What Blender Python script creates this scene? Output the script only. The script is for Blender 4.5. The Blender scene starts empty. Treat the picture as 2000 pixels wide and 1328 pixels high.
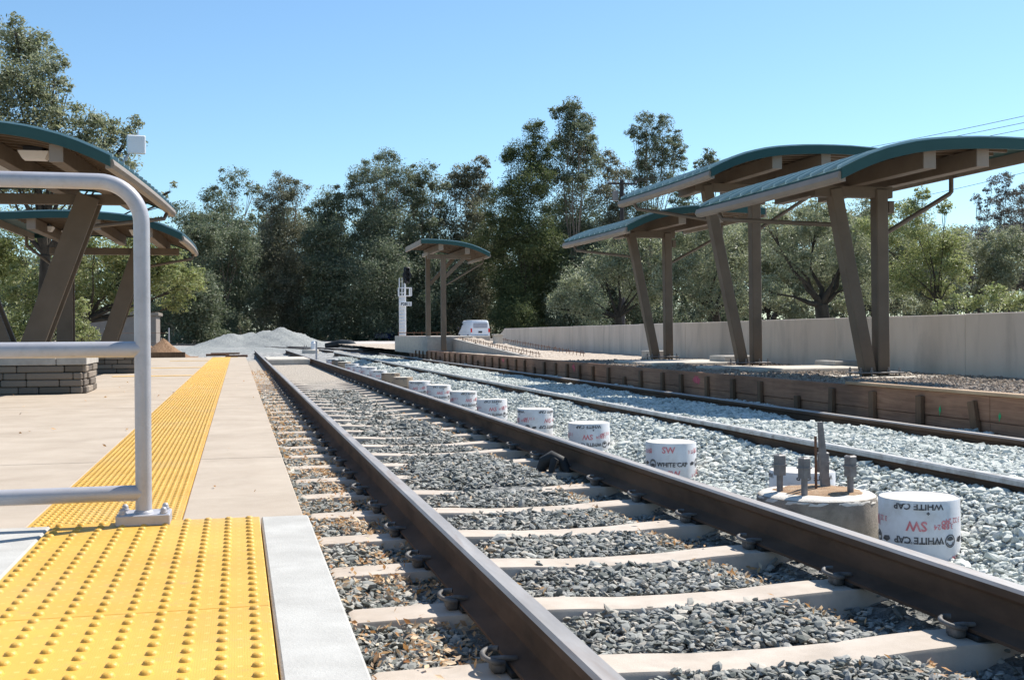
import bpy, bmesh, math, random
import numpy as np
from mathutils import Matrix, Vector
R = math.radians
S = bpy.context.scene
COL = S.collection
rng = np.random.default_rng(7)
random.seed(7)

# ------------------------------------------------------------------ camera
FPX, PW, PH = 2225.0, 2000.0, 1328.0
CAMZ = 0.781
_vp = np.array([464 - 1000, 653 - 664, FPX]); _yv = _vp / np.linalg.norm(_vp)
_up = np.array([-0.0075, -1, 0.0]); _up = _up - np.dot(_up, _yv) * _yv; _up /= np.linalg.norm(_up)
_xv = np.cross(_up, _yv); _xv = -_xv if _xv[0] < 0 else _xv
CM = np.stack([_xv, _yv, _up], 1)
def at(px, py, Y):
    """photo sight line at a given distance along the track"""
    d = CM.T @ np.array([px - 1000, py - 664, FPX]); t = Y / d[1]
    return np.array([d[0] * t, Y, CAMZ + d[2] * t])
cd = bpy.data.cameras.new('camera'); cam = bpy.data.objects.new('camera', cd); COL.objects.link(cam)
rx, ru, rf = CM.T @ np.array([1, 0, 0]), CM.T @ np.array([0, -1, 0]), CM.T @ np.array([0, 0, -1])
cam.matrix_world = Matrix(((rx[0], ru[0], rf[0], 0), (rx[1], ru[1], rf[1], 0), (rx[2], ru[2], rf[2], CAMZ), (0, 0, 0, 1)))
cd.sensor_fit = 'HORIZONTAL'; cd.sensor_width = 36; cd.lens = 36 * FPX / PW
cd.clip_start = 0.05; cd.clip_end = 2000
S.camera = cam

# ------------------------------------------------------------------ sky and sun
SUN_EL, SUN_AZ = 51.0, 63.0            # azimuth clockwise from +Y
w = bpy.data.worlds.new('World'); S.world = w; w.use_nodes = True
wn = w.node_tree.nodes; wl = w.node_tree.links; wn.clear()
sky = wn.new('ShaderNodeTexSky'); sky.sky_type = 'NISHITA'; sky.sun_disc = False
sky.sun_elevation = R(SUN_EL); sky.sun_rotation = R(SUN_AZ)
sky.air_density = 1.0; sky.dust_density = 0.3; sky.ozone_density = 3.6; sky.altitude = 50
bg = wn.new('ShaderNodeBackground'); bg.inputs[1].default_value = 0.112
wo = wn.new('ShaderNodeOutputWorld'); 
tint = wn.new('ShaderNodeMix'); tint.data_type = 'RGBA'; tint.blend_type = 'MULTIPLY'; tint.inputs[0].default_value = 1; tint.inputs[7].default_value = (.84, .98, 1.0, 1)
wl.new(sky.outputs[0], tint.inputs[6]); wl.new(tint.outputs[2], bg.inputs[0]); wl.new(bg.outputs[0], wo.inputs[0])
sd = bpy.data.lights.new('sun', 'SUN'); sun = bpy.data.objects.new('sun', sd); COL.objects.link(sun)
sd.energy = 5.0; sd.angle = R(0.53); sd.color = (1.0, 0.95, 0.87)
sv = Vector((math.cos(R(SUN_EL)) * math.sin(R(SUN_AZ)), math.cos(R(SUN_EL)) * math.cos(R(SUN_AZ)), math.sin(R(SUN_EL))))
sun.rotation_euler = sv.to_track_quat('Z', 'Y').to_euler(); sun.location = (30, 20, 40)
S.view_settings.view_transform = 'Standard'; S.view_settings.look = 'None'
S.view_settings.exposure = 0.62; S.view_settings.gamma = 1
S.cycles.max_bounces = 6; S.cycles.diffuse_bounces = 3; S.cycles.transparent_max_bounces = 8
S.cycles.sample_clamp_indirect = 6

# ------------------------------------------------------------------ materials
def lin(c): return tuple(((x / 12.92) if x <= .04045 else ((x + .055) / 1.055) ** 2.4) for x in c)
class NT:
    def __init__(s, name):
        s.m = bpy.data.materials.new(name); s.m.use_nodes = True
        s.n = s.m.node_tree.nodes; s.l = s.m.node_tree.links
        s.b = s.n['Principled BSDF']
    def new(s, t, **k):
        q = s.n.new(t)
        for a, v in k.items(): setattr(q, a, v)
        return q
    def link(s, a, b): s.l.new(a, b)
    def pos(s):
        g = s.new('ShaderNodeNewGeometry'); return g.outputs['Position']
    def noise(s, vec, scale, detail=5, rough=.6, dist=0):
        q = s.new('ShaderNodeTexNoise'); q.inputs['Scale'].default_value = scale; q.inputs['Detail'].default_value = detail
        q.inputs['Roughness'].default_value = rough; q.inputs['Distortion'].default_value = dist
        if vec is not None: s.link(vec, q.inputs['Vector'])
        return q.outputs['Fac']
    def ramp(s, fac, stops):
        q = s.new('ShaderNodeValToRGB'); e = q.color_ramp.elements
        while len(e) < len(stops): e.new(.5)
        for i, (p, c) in enumerate(stops): e[i].position = p; e[i].color = (*c, 1) if len(c) == 3 else c
        s.link(fac, q.inputs[0]); return q.outputs[0]
    def mix(s, fac, a, b, mode='MIX'):
        q = s.new('ShaderNodeMix', data_type='RGBA', blend_type=mode)
        for v, k in ((fac, 0), (a, 6), (b, 7)):
            if hasattr(v, 'links'): s.link(v, q.inputs[k])
            elif k == 0: q.inputs[0].default_value = v
            else: q.inputs[k].default_value = (*v, 1)
        return q.outputs[2]
    def math(s, op, a, b=None, clamp=False):
        q = s.new('ShaderNodeMath', operation=op, use_clamp=clamp)
        for i, v in enumerate((a, b)):
            if v is None: continue
            if hasattr(v, 'links'): s.link(v, q.inputs[i])
            else: q.inputs[i].default_value = v
        return q.outputs[0]
    def bump(s, h, strength=.3, dist=.01):
        q = s.new('ShaderNodeBump'); q.inputs['Strength'].default_value = strength; q.inputs['Distance'].default_value = dist
        s.link(h, q.inputs['Height']); s.link(q.outputs[0], s.b.inputs['Normal'])
    def stretch(s, vec, sx, sy, sz):
        q = s.new('ShaderNodeMapping'); q.inputs['Scale'].default_value = (sx, sy, sz); s.link(vec, q.inputs['Vector']); return q.outputs[0]

def mat(name, c1, c2, scale=4, rough=.8, bump=.2, bscale=60, bdist=.004, metal=0, st=(1, 1, 1), spec=.4, c3=None, s3=1.2, a3=.5):
    t = NT(name); p = t.stretch(t.pos(), *st)
    col = t.ramp(t.noise(p, scale, 7), [(.32, c1), (.68, c2)])
    if c3 is not None:
        f = t.ramp(t.noise(p, s3, 6, .65, .4), [(.5, (0, 0, 0)), (.72, (a3, a3, a3))]); col = t.mix(f, col, c3)
    t.link(col, t.b.inputs['Base Color'])
    rn = t.noise(p, scale * 3, 3); t.link(t.math('ADD', t.math('MULTIPLY', rn, .25), rough - .125), t.b.inputs['Roughness'])
    t.b.inputs['Metallic'].default_value = metal; t.b.inputs['Specular IOR Level'].default_value = spec
    if bump: t.bump(t.noise(p, bscale, 5, .7), bump, bdist)
    return t.m
def island(name, cols, rough=.9, trans=0.0, tint=None, bump=0):
    t = NT(name); g = t.new('ShaderNodeNewGeometry')
    n = len(cols); col = t.ramp(g.outputs['Random Per Island'], [((i + .5) / n, c) for i, c in enumerate(cols)])
    if bump:
        nn = t.noise(g.outputs['Position'], 40, 4); col = t.mix(t.math('MULTIPLY', nn, .35), col, tuple(.45 * x for x in cols[0]))
        t.bump(t.noise(g.outputs['Position'], 130, 4), bump, .003)
    t.link(col, t.b.inputs['Base Color']); t.b.inputs['Roughness'].default_value = rough; t.b.inputs['Specular IOR Level'].default_value = .3
    if trans:
        tr = t.new('ShaderNodeBsdfTranslucent'); ms = t.new('ShaderNodeMixShader'); ms.inputs[0].default_value = trans
        t.link(t.mix(.5, col, tint or (.2, .22, .05), 'ADD'), tr.inputs[0])
        t.link(t.b.outputs[0], ms.inputs[1]); t.link(tr.outputs[0], ms.inputs[2])
        t.link(ms.outputs[0], t.n['Material Output'].inputs[0])
    return t.m

M = {}
M['conc_new'] = mat('pale_concrete', (.38, .365, .335), (.475, .46, .425), 7, .85, .5, 130, .004, c3=(.30, .285, .26), s3=3.4, a3=.5)
M['conc_plat'] = mat('beige_concrete', (.375, .305, .235), (.45, .375, .295), 2.2, .85, .45, 120, .004, c3=(.27, .215, .16), s3=1.7, a3=.45, st=(1, 1, 1))
M['conc_tie'] = mat('tie_concrete', (.41, .345, .28), (.53, .46, .39), 5, .85, .35, 160, .003, c3=(.30, .26, .22), s3=6, a3=.4)
M['conc_pier'] = mat('rough_concrete', (.22, .19, .155), (.36, .31, .255), 9, .95, .8, 90, .008, c3=(.13, .11, .09), s3=7, a3=.6)
M['conc_wall'] = mat('board_formed_concrete', (.56, .475, .40), (.66, .57, .49), 1.6, .9, .35, 60, .004, c3=(.30, .265, .23), s3=1.4, a3=.6, st=(1, 1, .3))
M['conc_cap'] = mat('capstone', (.33, .305, .275), (.45, .42, .38), 8, .85, .4, 120, .003)
M['conc_pad'] = mat('pad_concrete', (.46, .42, .36), (.58, .53, .46), 5, .9, .3, 120, .003, c3=(.36, .31, .25), s3=4, a3=.5)
M['pier_top'] = mat('pier_top_mortar', (.58, .53, .46), (.72, .67, .59), 14, .95, .7, 120, .006)
M['dirt'] = mat('red_dirt', (.30, .18, .10), (.46, .31, .19), 16, .95, 1, 120, .01, c3=(.52, .42, .30), s3=10, a3=.6)
M['tube'] = mat('white_paper_tube', (.60, .60, .61), (.71, .71, .72), 3, .6, .3, 14, .006, c3=(.40, .36, .31), s3=7, a3=.5)
M['tube_brown'] = mat('brown_paper_tube', (.30, .22, .155), (.38, .29, .21), 4, .8, .2, 40, .003)
M['ink_black'] = mat('black_ink', (.025, .025, .028), (.13, .13, .14), 30, .6, 0)
M['ink_red'] = mat('red_ink', (.50, .10, .13), (.66, .30, .32), 30, .6, 0)
M['bolt'] = mat('grey_bolt_steel', (.15, .14, .14), (.25, .235, .23), 20, .6, .3, 200, .001, .3)
M['rust'] = mat('rusty_steel', (.11, .055, .03), (.20, .10, .06), 25, .85, .4, 180, .002)
M['rail'] = mat('rusty_rail', (.062, .041, .029), (.128, .082, .057), 6, .92, .25, 120, .002, 0, st=(1, .35, 1), spec=.2, c3=(.15, .085, .05), s3=3, a3=.5)
M['railhead'] = mat('worn_rail_head', (.25, .235, .225), (.40, .38, .365), 9, .58, .15, 90, .001, .25, st=(1, .12, 1), c3=(.20, .13, .09), s3=9, a3=.6)
M['railwhite'] = mat('dusty_rail_head', (.33, .33, .32), (.52, .52, .51), 14, .9, .3, 90, .002, spec=.2, st=(1, .5, .3), c3=(.17, .14, .12), s3=16, a3=.75)
M['clip'] = mat('spring_clip_steel', (.075, .07, .065), (.20, .19, .18), 25, .65, .2, 200, .001, .2)
M['pad'] = mat('black_rubber', (.012, .012, .012), (.03, .03, .03), 10, .7, .2)
M['galv'] = mat('painted_grey_steel', (.38, .37, .39), (.45, .44, .46), 9, .42, .12, 220, .0008, .12, spec=.5, c3=(.27, .255, .25), s3=38, a3=.3)
M['teal'] = mat('teal_metal', (.019, .062, .063), (.026, .079, .078), 2, .62, .03, 40, .001, 0, spec=.25)
M['seam'] = mat('sunlit_seam', (.30, .42, .43), (.42, .52, .53), 4, .35, .03, 40, .001, .2)  # far paler than the roof: sun catching the seams is painted in
M['tan'] = mat('tan_painted_steel', (.225, .185, .15), (.265, .22, .18), 2, .55, .04, 60, .001, c3=(.17, .14, .11), s3=1.5, a3=.4)
M['brown'] = mat('brown_painted_steel', (.108, .08, .056), (.142, .106, .076), 2.5, .6, .05, 60, .001, c3=(.15, .118, .085), s3=1.6, a3=.5)
M['soffit'] = mat('brown_decking', (.105, .072, .045), (.14, .10, .065), 3, .6, .04, 60, .001)
M['lampwhite'] = mat('white_diffuser', (.62, .60, .58), (.70, .68, .66), 3, .4, 0)
M['white'] = mat('white_paint', (.68, .69, .72), (.78, .79, .82), 3, .35, .03, spec=.5)
M['black'] = mat('black_paint', (.010, .011, .015), (.022, .022, .028), 5, .5, .05)
M['glass'] = mat('dark_glass', (.02, .025, .03), (.03, .035, .045), 3, .08, 0, spec=.8)
M['blue'] = mat('blue_car_paint', (.006, .012, .05), (.008, .016, .065), 3, .3, 0, spec=.6)
M['bark'] = mat('oak_bark', (.028, .023, .018), (.07, .058, .045), 6, .95, .8, 40, .02, st=(1, 1, .3))
M['eucbark'] = mat('eucalyptus_bark', (.11, .085, .065), (.26, .215, .17), 1.2, .95, .5, 20, .02, st=(1, 1, .25))
M['ground'] = None

t = NT('tactile_yellow'); p = t.pos()
c = t.ramp(t.noise(p, 3, 6), [(.3, (.64, .35, .042)), (.7, (.76, .435, .068))])
br = t.new('ShaderNodeTexBrick'); br.offset = 0; br.inputs['Scale'].default_value = 220; br.inputs['Mortar Size'].default_value = .08
br.inputs['Brick Width'].default_value = 1; br.inputs['Row Height'].default_value = 1; t.link(p, br.inputs['Vector'])
sc = t.ramp(t.noise(p, 19, 8, .8), [(.56, (0, 0, 0)), (.72, (.75, .75, .75))])
c = t.mix(sc, c, (.44, .30, .13)); 
sp = t.new('ShaderNodeSeparateXYZ'); t.link(p, sp.inputs[0])
def mid(v, o, d): return t.math('LESS_THAN', t.math('ABSOLUTE', t.math('SUBTRACT', t.math('FRACT', t.math('DIVIDE', t.math('ADD', v, o), d)), .5)), .075)
sq = t.math('MULTIPLY', mid(sp.outputs[0], .531, .0625), mid(sp.outputs[1], .031 * 0 + 10, .061)); c = t.mix(t.math('MULTIPLY', sq, .45), c, (.86, .60, .20))
c = t.mix(t.math('MULTIPLY', t.math('SUBTRACT', 1, br.outputs['Fac']), .0), c, (.5, .3, .05)); gr = t.ramp(t.noise(p, 1.3, 5, .7), [(.5, (0, 0, 0)), (.7, (.35, .35, .35))]); c = t.mix(gr, c, (.55, .38, .16)); t.link(c, t.b.inputs['Base Color']); t.b.inputs['Roughness'].default_value = .5
t.bump(br.outputs['Fac'], .8, .0025); M['yellow'] = t.m
M['yellowline'] = mat('yellow_line_paint', (.66, .40, .10), (.78, .50, .16), 12, .8, .3, 120, .002, c3=(.55, .45, .33), s3=10, a3=.5)

def wood(name, a, b, along):
    t = NT(name); st = (1, .06, 1) if along == 'Y' else (1, 1, .08)
    p = t.stretch(t.pos(), *st); n = t.noise(p, 22, 8, .7, 1.5)
    col = t.ramp(n, [(.3, a), (.5, tuple((x + y) / 2 for x, y in zip(a, b))), (.7, b)])
    big = t.ramp(t.noise(t.pos(), .9, 4), [(.42, (.62, .62, .62)), (.62, (1, 1, 1))])
    col = t.mix(1, col, big, 'MULTIPLY')
    t.link(col, t.b.inputs['Base Color']); t.b.inputs['Roughness'].default_value = .85; t.bump(n, .3, .004); return t.m
M['board'] = wood('weathered_form_lumber', (.23, .11, .064), (.44, .24, .145), 'Y')
M['boardpale'] = wood('new_lumber', (.42, .27, .15), (.60, .42, .27), 'Y')
M['stake'] = wood('stake_wood', (.12, .065, .035), (.24, .14, .08), 'Z')
M['pole'] = wood('pole_wood', (.025, .022, .024), (.06, .055, .055), 'Z')
M['pinkpaint'] = mat('pink_spray_paint', (.45, .05, .08), (.62, .14, .17), 20, .8, 0)
M['greenpaint'] = mat('green_spray_paint', (.02, .35, .12), (.04, .45, .18), 20, .8, 0)

M['slate'] = island('slate_ballast', [(0.128, 0.137, 0.122), (0.256, 0.262, 0.238), (0.366, 0.366, 0.336), (0.207, 0.215, 0.205), (0.488, 0.476, 0.433), (0.299, 0.305, 0.278), (0.6, 0.537, 0.451), (0.165, 0.171, 0.159)], .85, bump=.4)
M['newstone'] = island('pale_green_grey_ballast', [(.46, .49, .45), (.58, .605, .55), (.68, .69, .63), (.52, .54, .50), (.76, .76, .70), (.62, .64, .59), (.36, .385, .36)], .9, bump=.4)
M['brownstone'] = island('brown_gravel', [(.22, .17, .13), (.36, .29, .23), (.30, .25, .21), (.46, .39, .32), (.17, .14, .12), (.40, .32, .24)], .9, bump=.3)
M['dryleaf'] = island('dry_oak_leaves', [(.45, .24, .10), (.64, .46, .27), (.34, .15, .06), (.76, .62, .45), (.56, .36, .19), (.72, .57, .40)], .7, .25, (.3, .15, .03))

# ground: one sheet, its stone or dirt by place
t = NT('ballast_and_dirt'); p = t.pos()
sep = t.new('ShaderNodeSeparateXYZ'); t.link(p, sep.inputs[0]); X, Y = sep.outputs[0], sep.outputs[1]
nz = t.math('MULTIPLY', t.math('SUBTRACT', t.noise(p, 1.2, 5), .5), 1.6)
vor = t.new('ShaderNodeTexVoronoi'); vor.inputs['Scale'].default_value = 22; t.link(p, vor.inputs['Vector'])
vc = vor.outputs['Color']; bw = t.new('ShaderNodeRGBToBW'); t.link(vc, bw.inputs[0])
dark = t.ramp(bw.outputs[0], [(.2, (.09, .095, .09)), (.5, (.20, .205, .195)), (.8, (.33, .32, .30))])
new = t.ramp(bw.outputs[0], [(.2, (.38, .41, .39)), (.5, (.52, .55, .53)), (.8, (.66, .68, .65))])
fine = t.ramp(t.noise(p, 30, 8, .75), [(.3, (.28, .235, .19)), (.5, (.42, .365, .30)), (.7, (.52, .46, .39))])
vor2 = t.new('ShaderNodeTexVoronoi'); vor2.inputs['Scale'].default_value = 7; t.link(p, vor2.inputs['Vector'])
bw2 = t.new('ShaderNodeRGBToBW'); t.link(vor2.outputs['Color'], bw2.inputs[0])
far = t.ramp(bw2.outputs[0], [(.2, (.20, .205, .20)), (.5, (.31, .31, .30)), (.85, (.42, .41, .385))])
def step(v, a, b):
    q = t.new('ShaderNodeMapRange'); q.inputs[1].default_value = a; q.inputs[2].default_value = b; t.link(v, q.inputs[0]); return q.outputs[0]
Yn = t.math('ADD', Y, t.math('MULTIPLY', nz, 3)); Xn = t.math('ADD', X, t.math('MULTIPLY', nz, .25))
tr1 = t.mix(step(Yn, 17, 25), dark, fine)
col = t.mix(step(Xn, 2.7, 2.95), tr1, new)
col = t.mix(step(Yn, 41, 46), col, far)
dirtc = t.ramp(t.noise(p, .5, 6), [(.35, (.26, .20, .15)), (.65, (.36, .30, .24))])
side = t.math('MAXIMUM', step(t.math('MULTIPLY', Xn, -1), 7, 12), step(Xn, 16, 22)); side = t.math('MAXIMUM', side, step(Yn, 95, 110))
col = t.mix(side, col, dirtc)
t.link(col, t.b.inputs['Base Color']); t.b.inputs['Roughness'].default_value = .95
t.bump(t.math('ADD', vor.outputs['Distance'], t.noise(p, 60, 4)), .9, .03); M['ground'] = t.m

# ------------------------------------------------------------------ mesh helpers
class MB:
    def __init__(s): s.v = []; s.f = []; s.mi = []
    def add(s, vs, fs, mi=0):
        o = len(s.v); s.v += [tuple(map(float, q)) for q in vs]; s.f += [tuple(i + o for i in f) for f in fs]; s.mi += [mi] * len(fs); return s
    def box(s, c, d, b=0, rot=None, mi=0):
        c = np.array(c, float); h = np.array(d, float) / 2; b = min(b, h.min() * .9)
        if b <= 0:
            vs = [h * np.array(q) for q in ((-1, -1, -1), (1, -1, -1), (1, 1, -1), (-1, 1, -1), (-1, -1, 1), (1, -1, 1), (1, 1, 1), (-1, 1, 1))]
            fs = [(0, 3, 2, 1), (4, 5, 6, 7), (0, 1, 5, 4), (1, 2, 6, 5), (2, 3, 7, 6), (3, 0, 4, 7)]
        else:
            vs = []; idx = {}
            for sx in (-1, 1):
                for sy in (-1, 1):
                    for sz in (-1, 1):
                        sg = np.array((sx, sy, sz))
                        for a in range(3):
                            q = (h - b) * sg; q[a] = h[a] * sg[a]; idx[(sx, sy, sz, a)] = len(vs); vs.append(q)
            fs = []
            for a in range(3):
                o1, o2 = [k for k in range(3) if k != a]
                for sg in (-1, 1):
                    ring = []
                    for (p1, p2) in ((-1, -1), (1, -1), (1, 1), (-1, 1)):
                        k = [0, 0, 0]; k[a] = sg; k[o1] = p1; k[o2] = p2; ring.append(idx[(*k, a)])
                    fs.append(tuple(ring))
                for p1 in (-1, 1):
                    for p2 in (-1, 1):
                        k0 = [0, 0, 0]; k0[a] = -1; k0[o1] = p1; k0[o2] = p2; k1 = list(k0); k1[a] = 1
                        fs.append((idx[(*k0, o1)], idx[(*k0, o2)], idx[(*k1, o2)], idx[(*k1, o1)]))
            for sx in (-1, 1):
                for sy in (-1, 1):
                    for sz in (-1, 1): fs.append(tuple(idx[(sx, sy, sz, a)] for a in range(3)))
        if rot is not None: vs = [np.asarray(rot) @ q for q in vs]
        return s.add([c + q for q in vs], fs, mi)
    def bar(s, a, b, wd, ht, up=(0, 0, 1), bev=.004, mi=0):
        a = np.array(a, float); b = np.array(b, float); L = np.linalg.norm(b - a); y = (b - a) / L
        x = np.cross(y, np.array(up, float)); x /= np.linalg.norm(x); z = np.cross(x, y)
        return s.box((a + b) / 2, (wd, L, ht), bev, np.stack([x, y, z], 1), mi)
    def path(s, pts, rs, n=10, cap=True, mi=0):
        pts = [np.array(q, float) for q in pts]
        if not hasattr(rs, '__len__'): rs = [rs] * len(pts)
        rings = []; ref = None
        for i, q in enumerate(pts):
            d = pts[min(i + 1, len(pts) - 1)] - pts[max(i - 1, 0)]; d /= (np.linalg.norm(d) + 1e-9)
            if ref is None: ref = np.array((1, 0, 0)) if abs(d[0]) < .8 else np.array((0, 1, 0))
            u = ref - np.dot(ref, d) * d; u /= (np.linalg.norm(u) + 1e-9); ref = u; v = np.cross(d, u)
            rings.append([q + rs[i] * (math.cos(2 * math.pi * k / n) * u + math.sin(2 * math.pi * k / n) * v) for k in range(n)])
        vs = [q for r_ in rings for q in r_]; fs = []
        for i in range(len(pts) - 1):
            for k in range(n): fs.append((i * n + k, i * n + (k + 1) % n, (i + 1) * n + (k + 1) % n, (i + 1) * n + k))
        if cap: fs += [tuple(range(n))[::-1], tuple((len(pts) - 1) * n + k for k in range(n))]
        return s.add(vs, fs, mi)
    def lathe(s, prof, c=(0, 0, 0), n=32, mi=0, jit=0):
        vs = []; fs = []
        for (r_, z_) in prof:
            for k in range(n):
                a = 2 * math.pi * k / n; rr = r_ * (1 + jit * (rng.random() - .5)); vs.append((c[0] + rr * math.cos(a), c[1] + rr * math.sin(a), c[2] + z_ + jit * .2 * r_ * (rng.random() - .5)))
        for i in range(len(prof) - 1):
            for k in range(n): fs.append((i * n + k, i * n + (k + 1) % n, (i + 1) * n + (k + 1) % n, (i + 1) * n + k))
        fs.append(tuple(range(n))[::-1]); fs.append(tuple((len(prof) - 1) * n + k for k in range(n)))
        return s.add(vs, fs, mi)
    def loft(s, rings, cap=True, mi=0, closed=True):
        n = len(rings[0]); vs = [q for r_ in rings for q in r_]; fs = []
        for i in range(len(rings) - 1):
            for k in range(n if closed else n - 1): fs.append((i * n + k, i * n + (k + 1) % n, (i + 1) * n + (k + 1) % n, (i + 1) * n + k))
        if cap and closed: fs += [tuple(range(n))[::-1], tuple((len(rings) - 1) * n + k for k in range(n))]
        return s.add(vs, fs, mi)
    def build(s, name, mats, parent=None, smooth=35, loc=None):
        me = bpy.data.meshes.new(name); me.from_pydata(s.v, [], s.f)
        for m_ in (mats if isinstance(mats, (list, tuple)) else [mats]): me.materials.append(m_)
        if any(s.mi): me.polygons.foreach_set('material_index', s.mi)
        bm = bmesh.new(); bm.from_mesh(me); bmesh.ops.recalc_face_normals(bm, faces=bm.faces); bm.to_mesh(me); bm.free()
        if smooth:
            me.polygons.foreach_set('use_smooth', [True] * len(me.polygons)); me.set_sharp_from_angle(angle=R(smooth))
        return link(name, me, parent, loc)
def link(name, me, parent=None, loc=None):
    o = bpy.data.objects.new(name, me); COL.objects.link(o)
    if parent is not None: o.parent = parent
    if loc is not None: o.location = loc
    return o
def tag(o, label=None, cat=None, group=None, kind=None):
    for k, v in (('label', label), ('category', cat), ('group', group), ('kind', kind)):
        if v: o[k] = v
    return o
def thing(name, loc, label, cat, group=None):
    o = bpy.data.objects.new(name, None); COL.objects.link(o); o.location = tuple(map(float, loc)); o.empty_display_size = .2
    return tag(o, label, cat, group)
def copy_tree(o, parent=None):
    c = o.copy(); COL.objects.link(c)
    if parent is not None: c.parent = parent
    for ch in list(o.children): copy_tree(ch, c)
    return c
ORD = 'first second third fourth fifth sixth seventh eighth ninth tenth eleventh twelfth thirteenth fourteenth fifteenth sixteenth seventeenth eighteenth nineteenth twentieth'.split()
def ordw(i):
    if i < 20: return ORD[i]
    tens = {2: 'twenty', 3: 'thirty', 4: 'forty', 5: 'fifty'}; n = i + 1
    if n % 10 == 0: return {30: 'thirtieth', 40: 'fortieth', 50: 'fiftieth'}[n]
    return tens[n // 10] + '-' + ORD[n % 10 - 1]
def fast_mesh(name, V, F, mats, parent=None, mi=None, smooth=False):
    me = bpy.data.meshes.new(name); k = F.shape[1]
    me.vertices.add(len(V)); me.vertices.foreach_set('co', V.astype(np.float32).ravel())
    me.loops.add(F.size); me.loops.foreach_set('vertex_index', F.astype(np.int32).ravel())
    me.polygons.add(len(F)); me.polygons.foreach_set('loop_start', np.arange(0, F.size, k, dtype=np.int32))
    for m_ in (mats if isinstance(mats, (list, tuple)) else [mats]): me.materials.append(m_)
    me.polygons.foreach_set('use_smooth', np.full(len(F), smooth)); me.update(calc_edges=True)
    return link(name, me, parent)
def text_geo(body, size, bold=0.0, align='LEFT'):
    cu = bpy.data.curves.new('lettering', 'FONT'); cu.body = body; cu.size = size; cu.offset = bold; cu.align_x = align; cu.resolution_u = 2
    o = bpy.data.objects.new('lettering', cu); COL.objects.link(o)
    me = bpy.data.meshes.new_from_object(o.evaluated_get(bpy.context.evaluated_depsgraph_get()))
    vs = [tuple(q.co) for q in me.vertices]; fs = [tuple(q.vertices) for q in me.polygons]
    bpy.data.objects.remove(o); bpy.data.curves.remove(cu); bpy.data.meshes.remove(me)
    return vs, fs

# ------------------------------------------------------------------ terrain
def wav(x, y, s=1.0, k=0):
    return (np.sin(x * 1.7 * s + 1.3 + k) * np.cos(y * 1.3 * s + .7 * k) + .6 * np.sin(x * 3.9 * s + y * 2.7 * s + k) + .4 * np.cos(y * 6.1 * s - x * 4.3 * s + 2 * k)) / 2
def sm(a, b, v): q = np.clip((v - a) / (b - a), 0, 1); return q * q * (3 - 2 * q)
def hgt(x, y):
    x = np.asarray(x, float); y = np.asarray(y, float)
    h = np.full(np.broadcast(x, y).shape, -.207) + 0 * x
    h = h - .062 * (np.exp(-((x - 2.14) / .15) ** 2) + np.exp(-((x - 1.02) / .12) ** 2) * .5 + np.exp(-((x - .70) / .09) ** 2) * .5) * (1 - sm(16, 24, y))
    heap = .05 * np.exp(-((y - 7.7) / .75) ** 2) * np.exp(-((x - 1.75) / .75) ** 2) + .035 * np.exp(-((y - 11.5) / 1.2) ** 2) * np.exp(-((x - 2.0) / .4) ** 2)
    h = h + heap + .006 * wav(x, y, 3)
    h = h + sm(19, 26, y) * .03 * (x < 2.6) * (x > .3)
    ridge = .035 * wav(x, y, 1.1, 2)
    nb = -.345 + .035 * wav(x, y, 1.6, 1); h = h + (nb - h) * sm(2.72, 3.05, x)
    up = -.085 + ridge; h = h + (up - h) * sm(3.18 + .08 * wav(x, y, .8, 4), 3.98, x)
    h = np.where((x > 3.85) & (x < 5.5), np.minimum(h, -.045 + .02 * wav(x, y, 2.2, 5)), h)
    fl = -.20 + .07 * wav(x, y, .5, 3) + .03 * wav(x, y, 1.7, 1)
    h = h + (fl - h) * sm(42, 50, y)
    h = h + (-.14 - h) * sm(62, 75, y) * .8
    h = np.where(x < .2, np.minimum(h, -.3) * (1 - sm(41, 44, y)) + h * sm(41, 44, y), h)
    return h
gx = np.unique(np.concatenate([np.linspace(-400, -20, 16), np.linspace(-20, 0, 24), np.linspace(0, 9, 130), np.linspace(9, 30, 40), np.linspace(30, 400, 20)]))
gy = np.unique(np.concatenate([np.linspace(-60, 1, 10), np.linspace(1, 20, 170), np.linspace(20, 60, 130), np.linspace(60, 110, 60), np.linspace(110, 700, 24)]))
GX, GY = np.meshgrid(gx, gy); GZ = hgt(GX, GY) - .012
nx_, ny_ = len(gx), len(gy)
ii = np.arange(nx_ * ny_).reshape(ny_, nx_)
GF = np.stack([ii[:-1, :-1].ravel(), ii[:-1, 1:].ravel(), ii[1:, 1:].ravel(), ii[1:, :-1].ravel()], 1)
tag(fast_mesh('ground', np.stack([GX.ravel(), GY.ravel(), GZ.ravel()], 1), GF, M['ground'], smooth=True), kind='structure')

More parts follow.
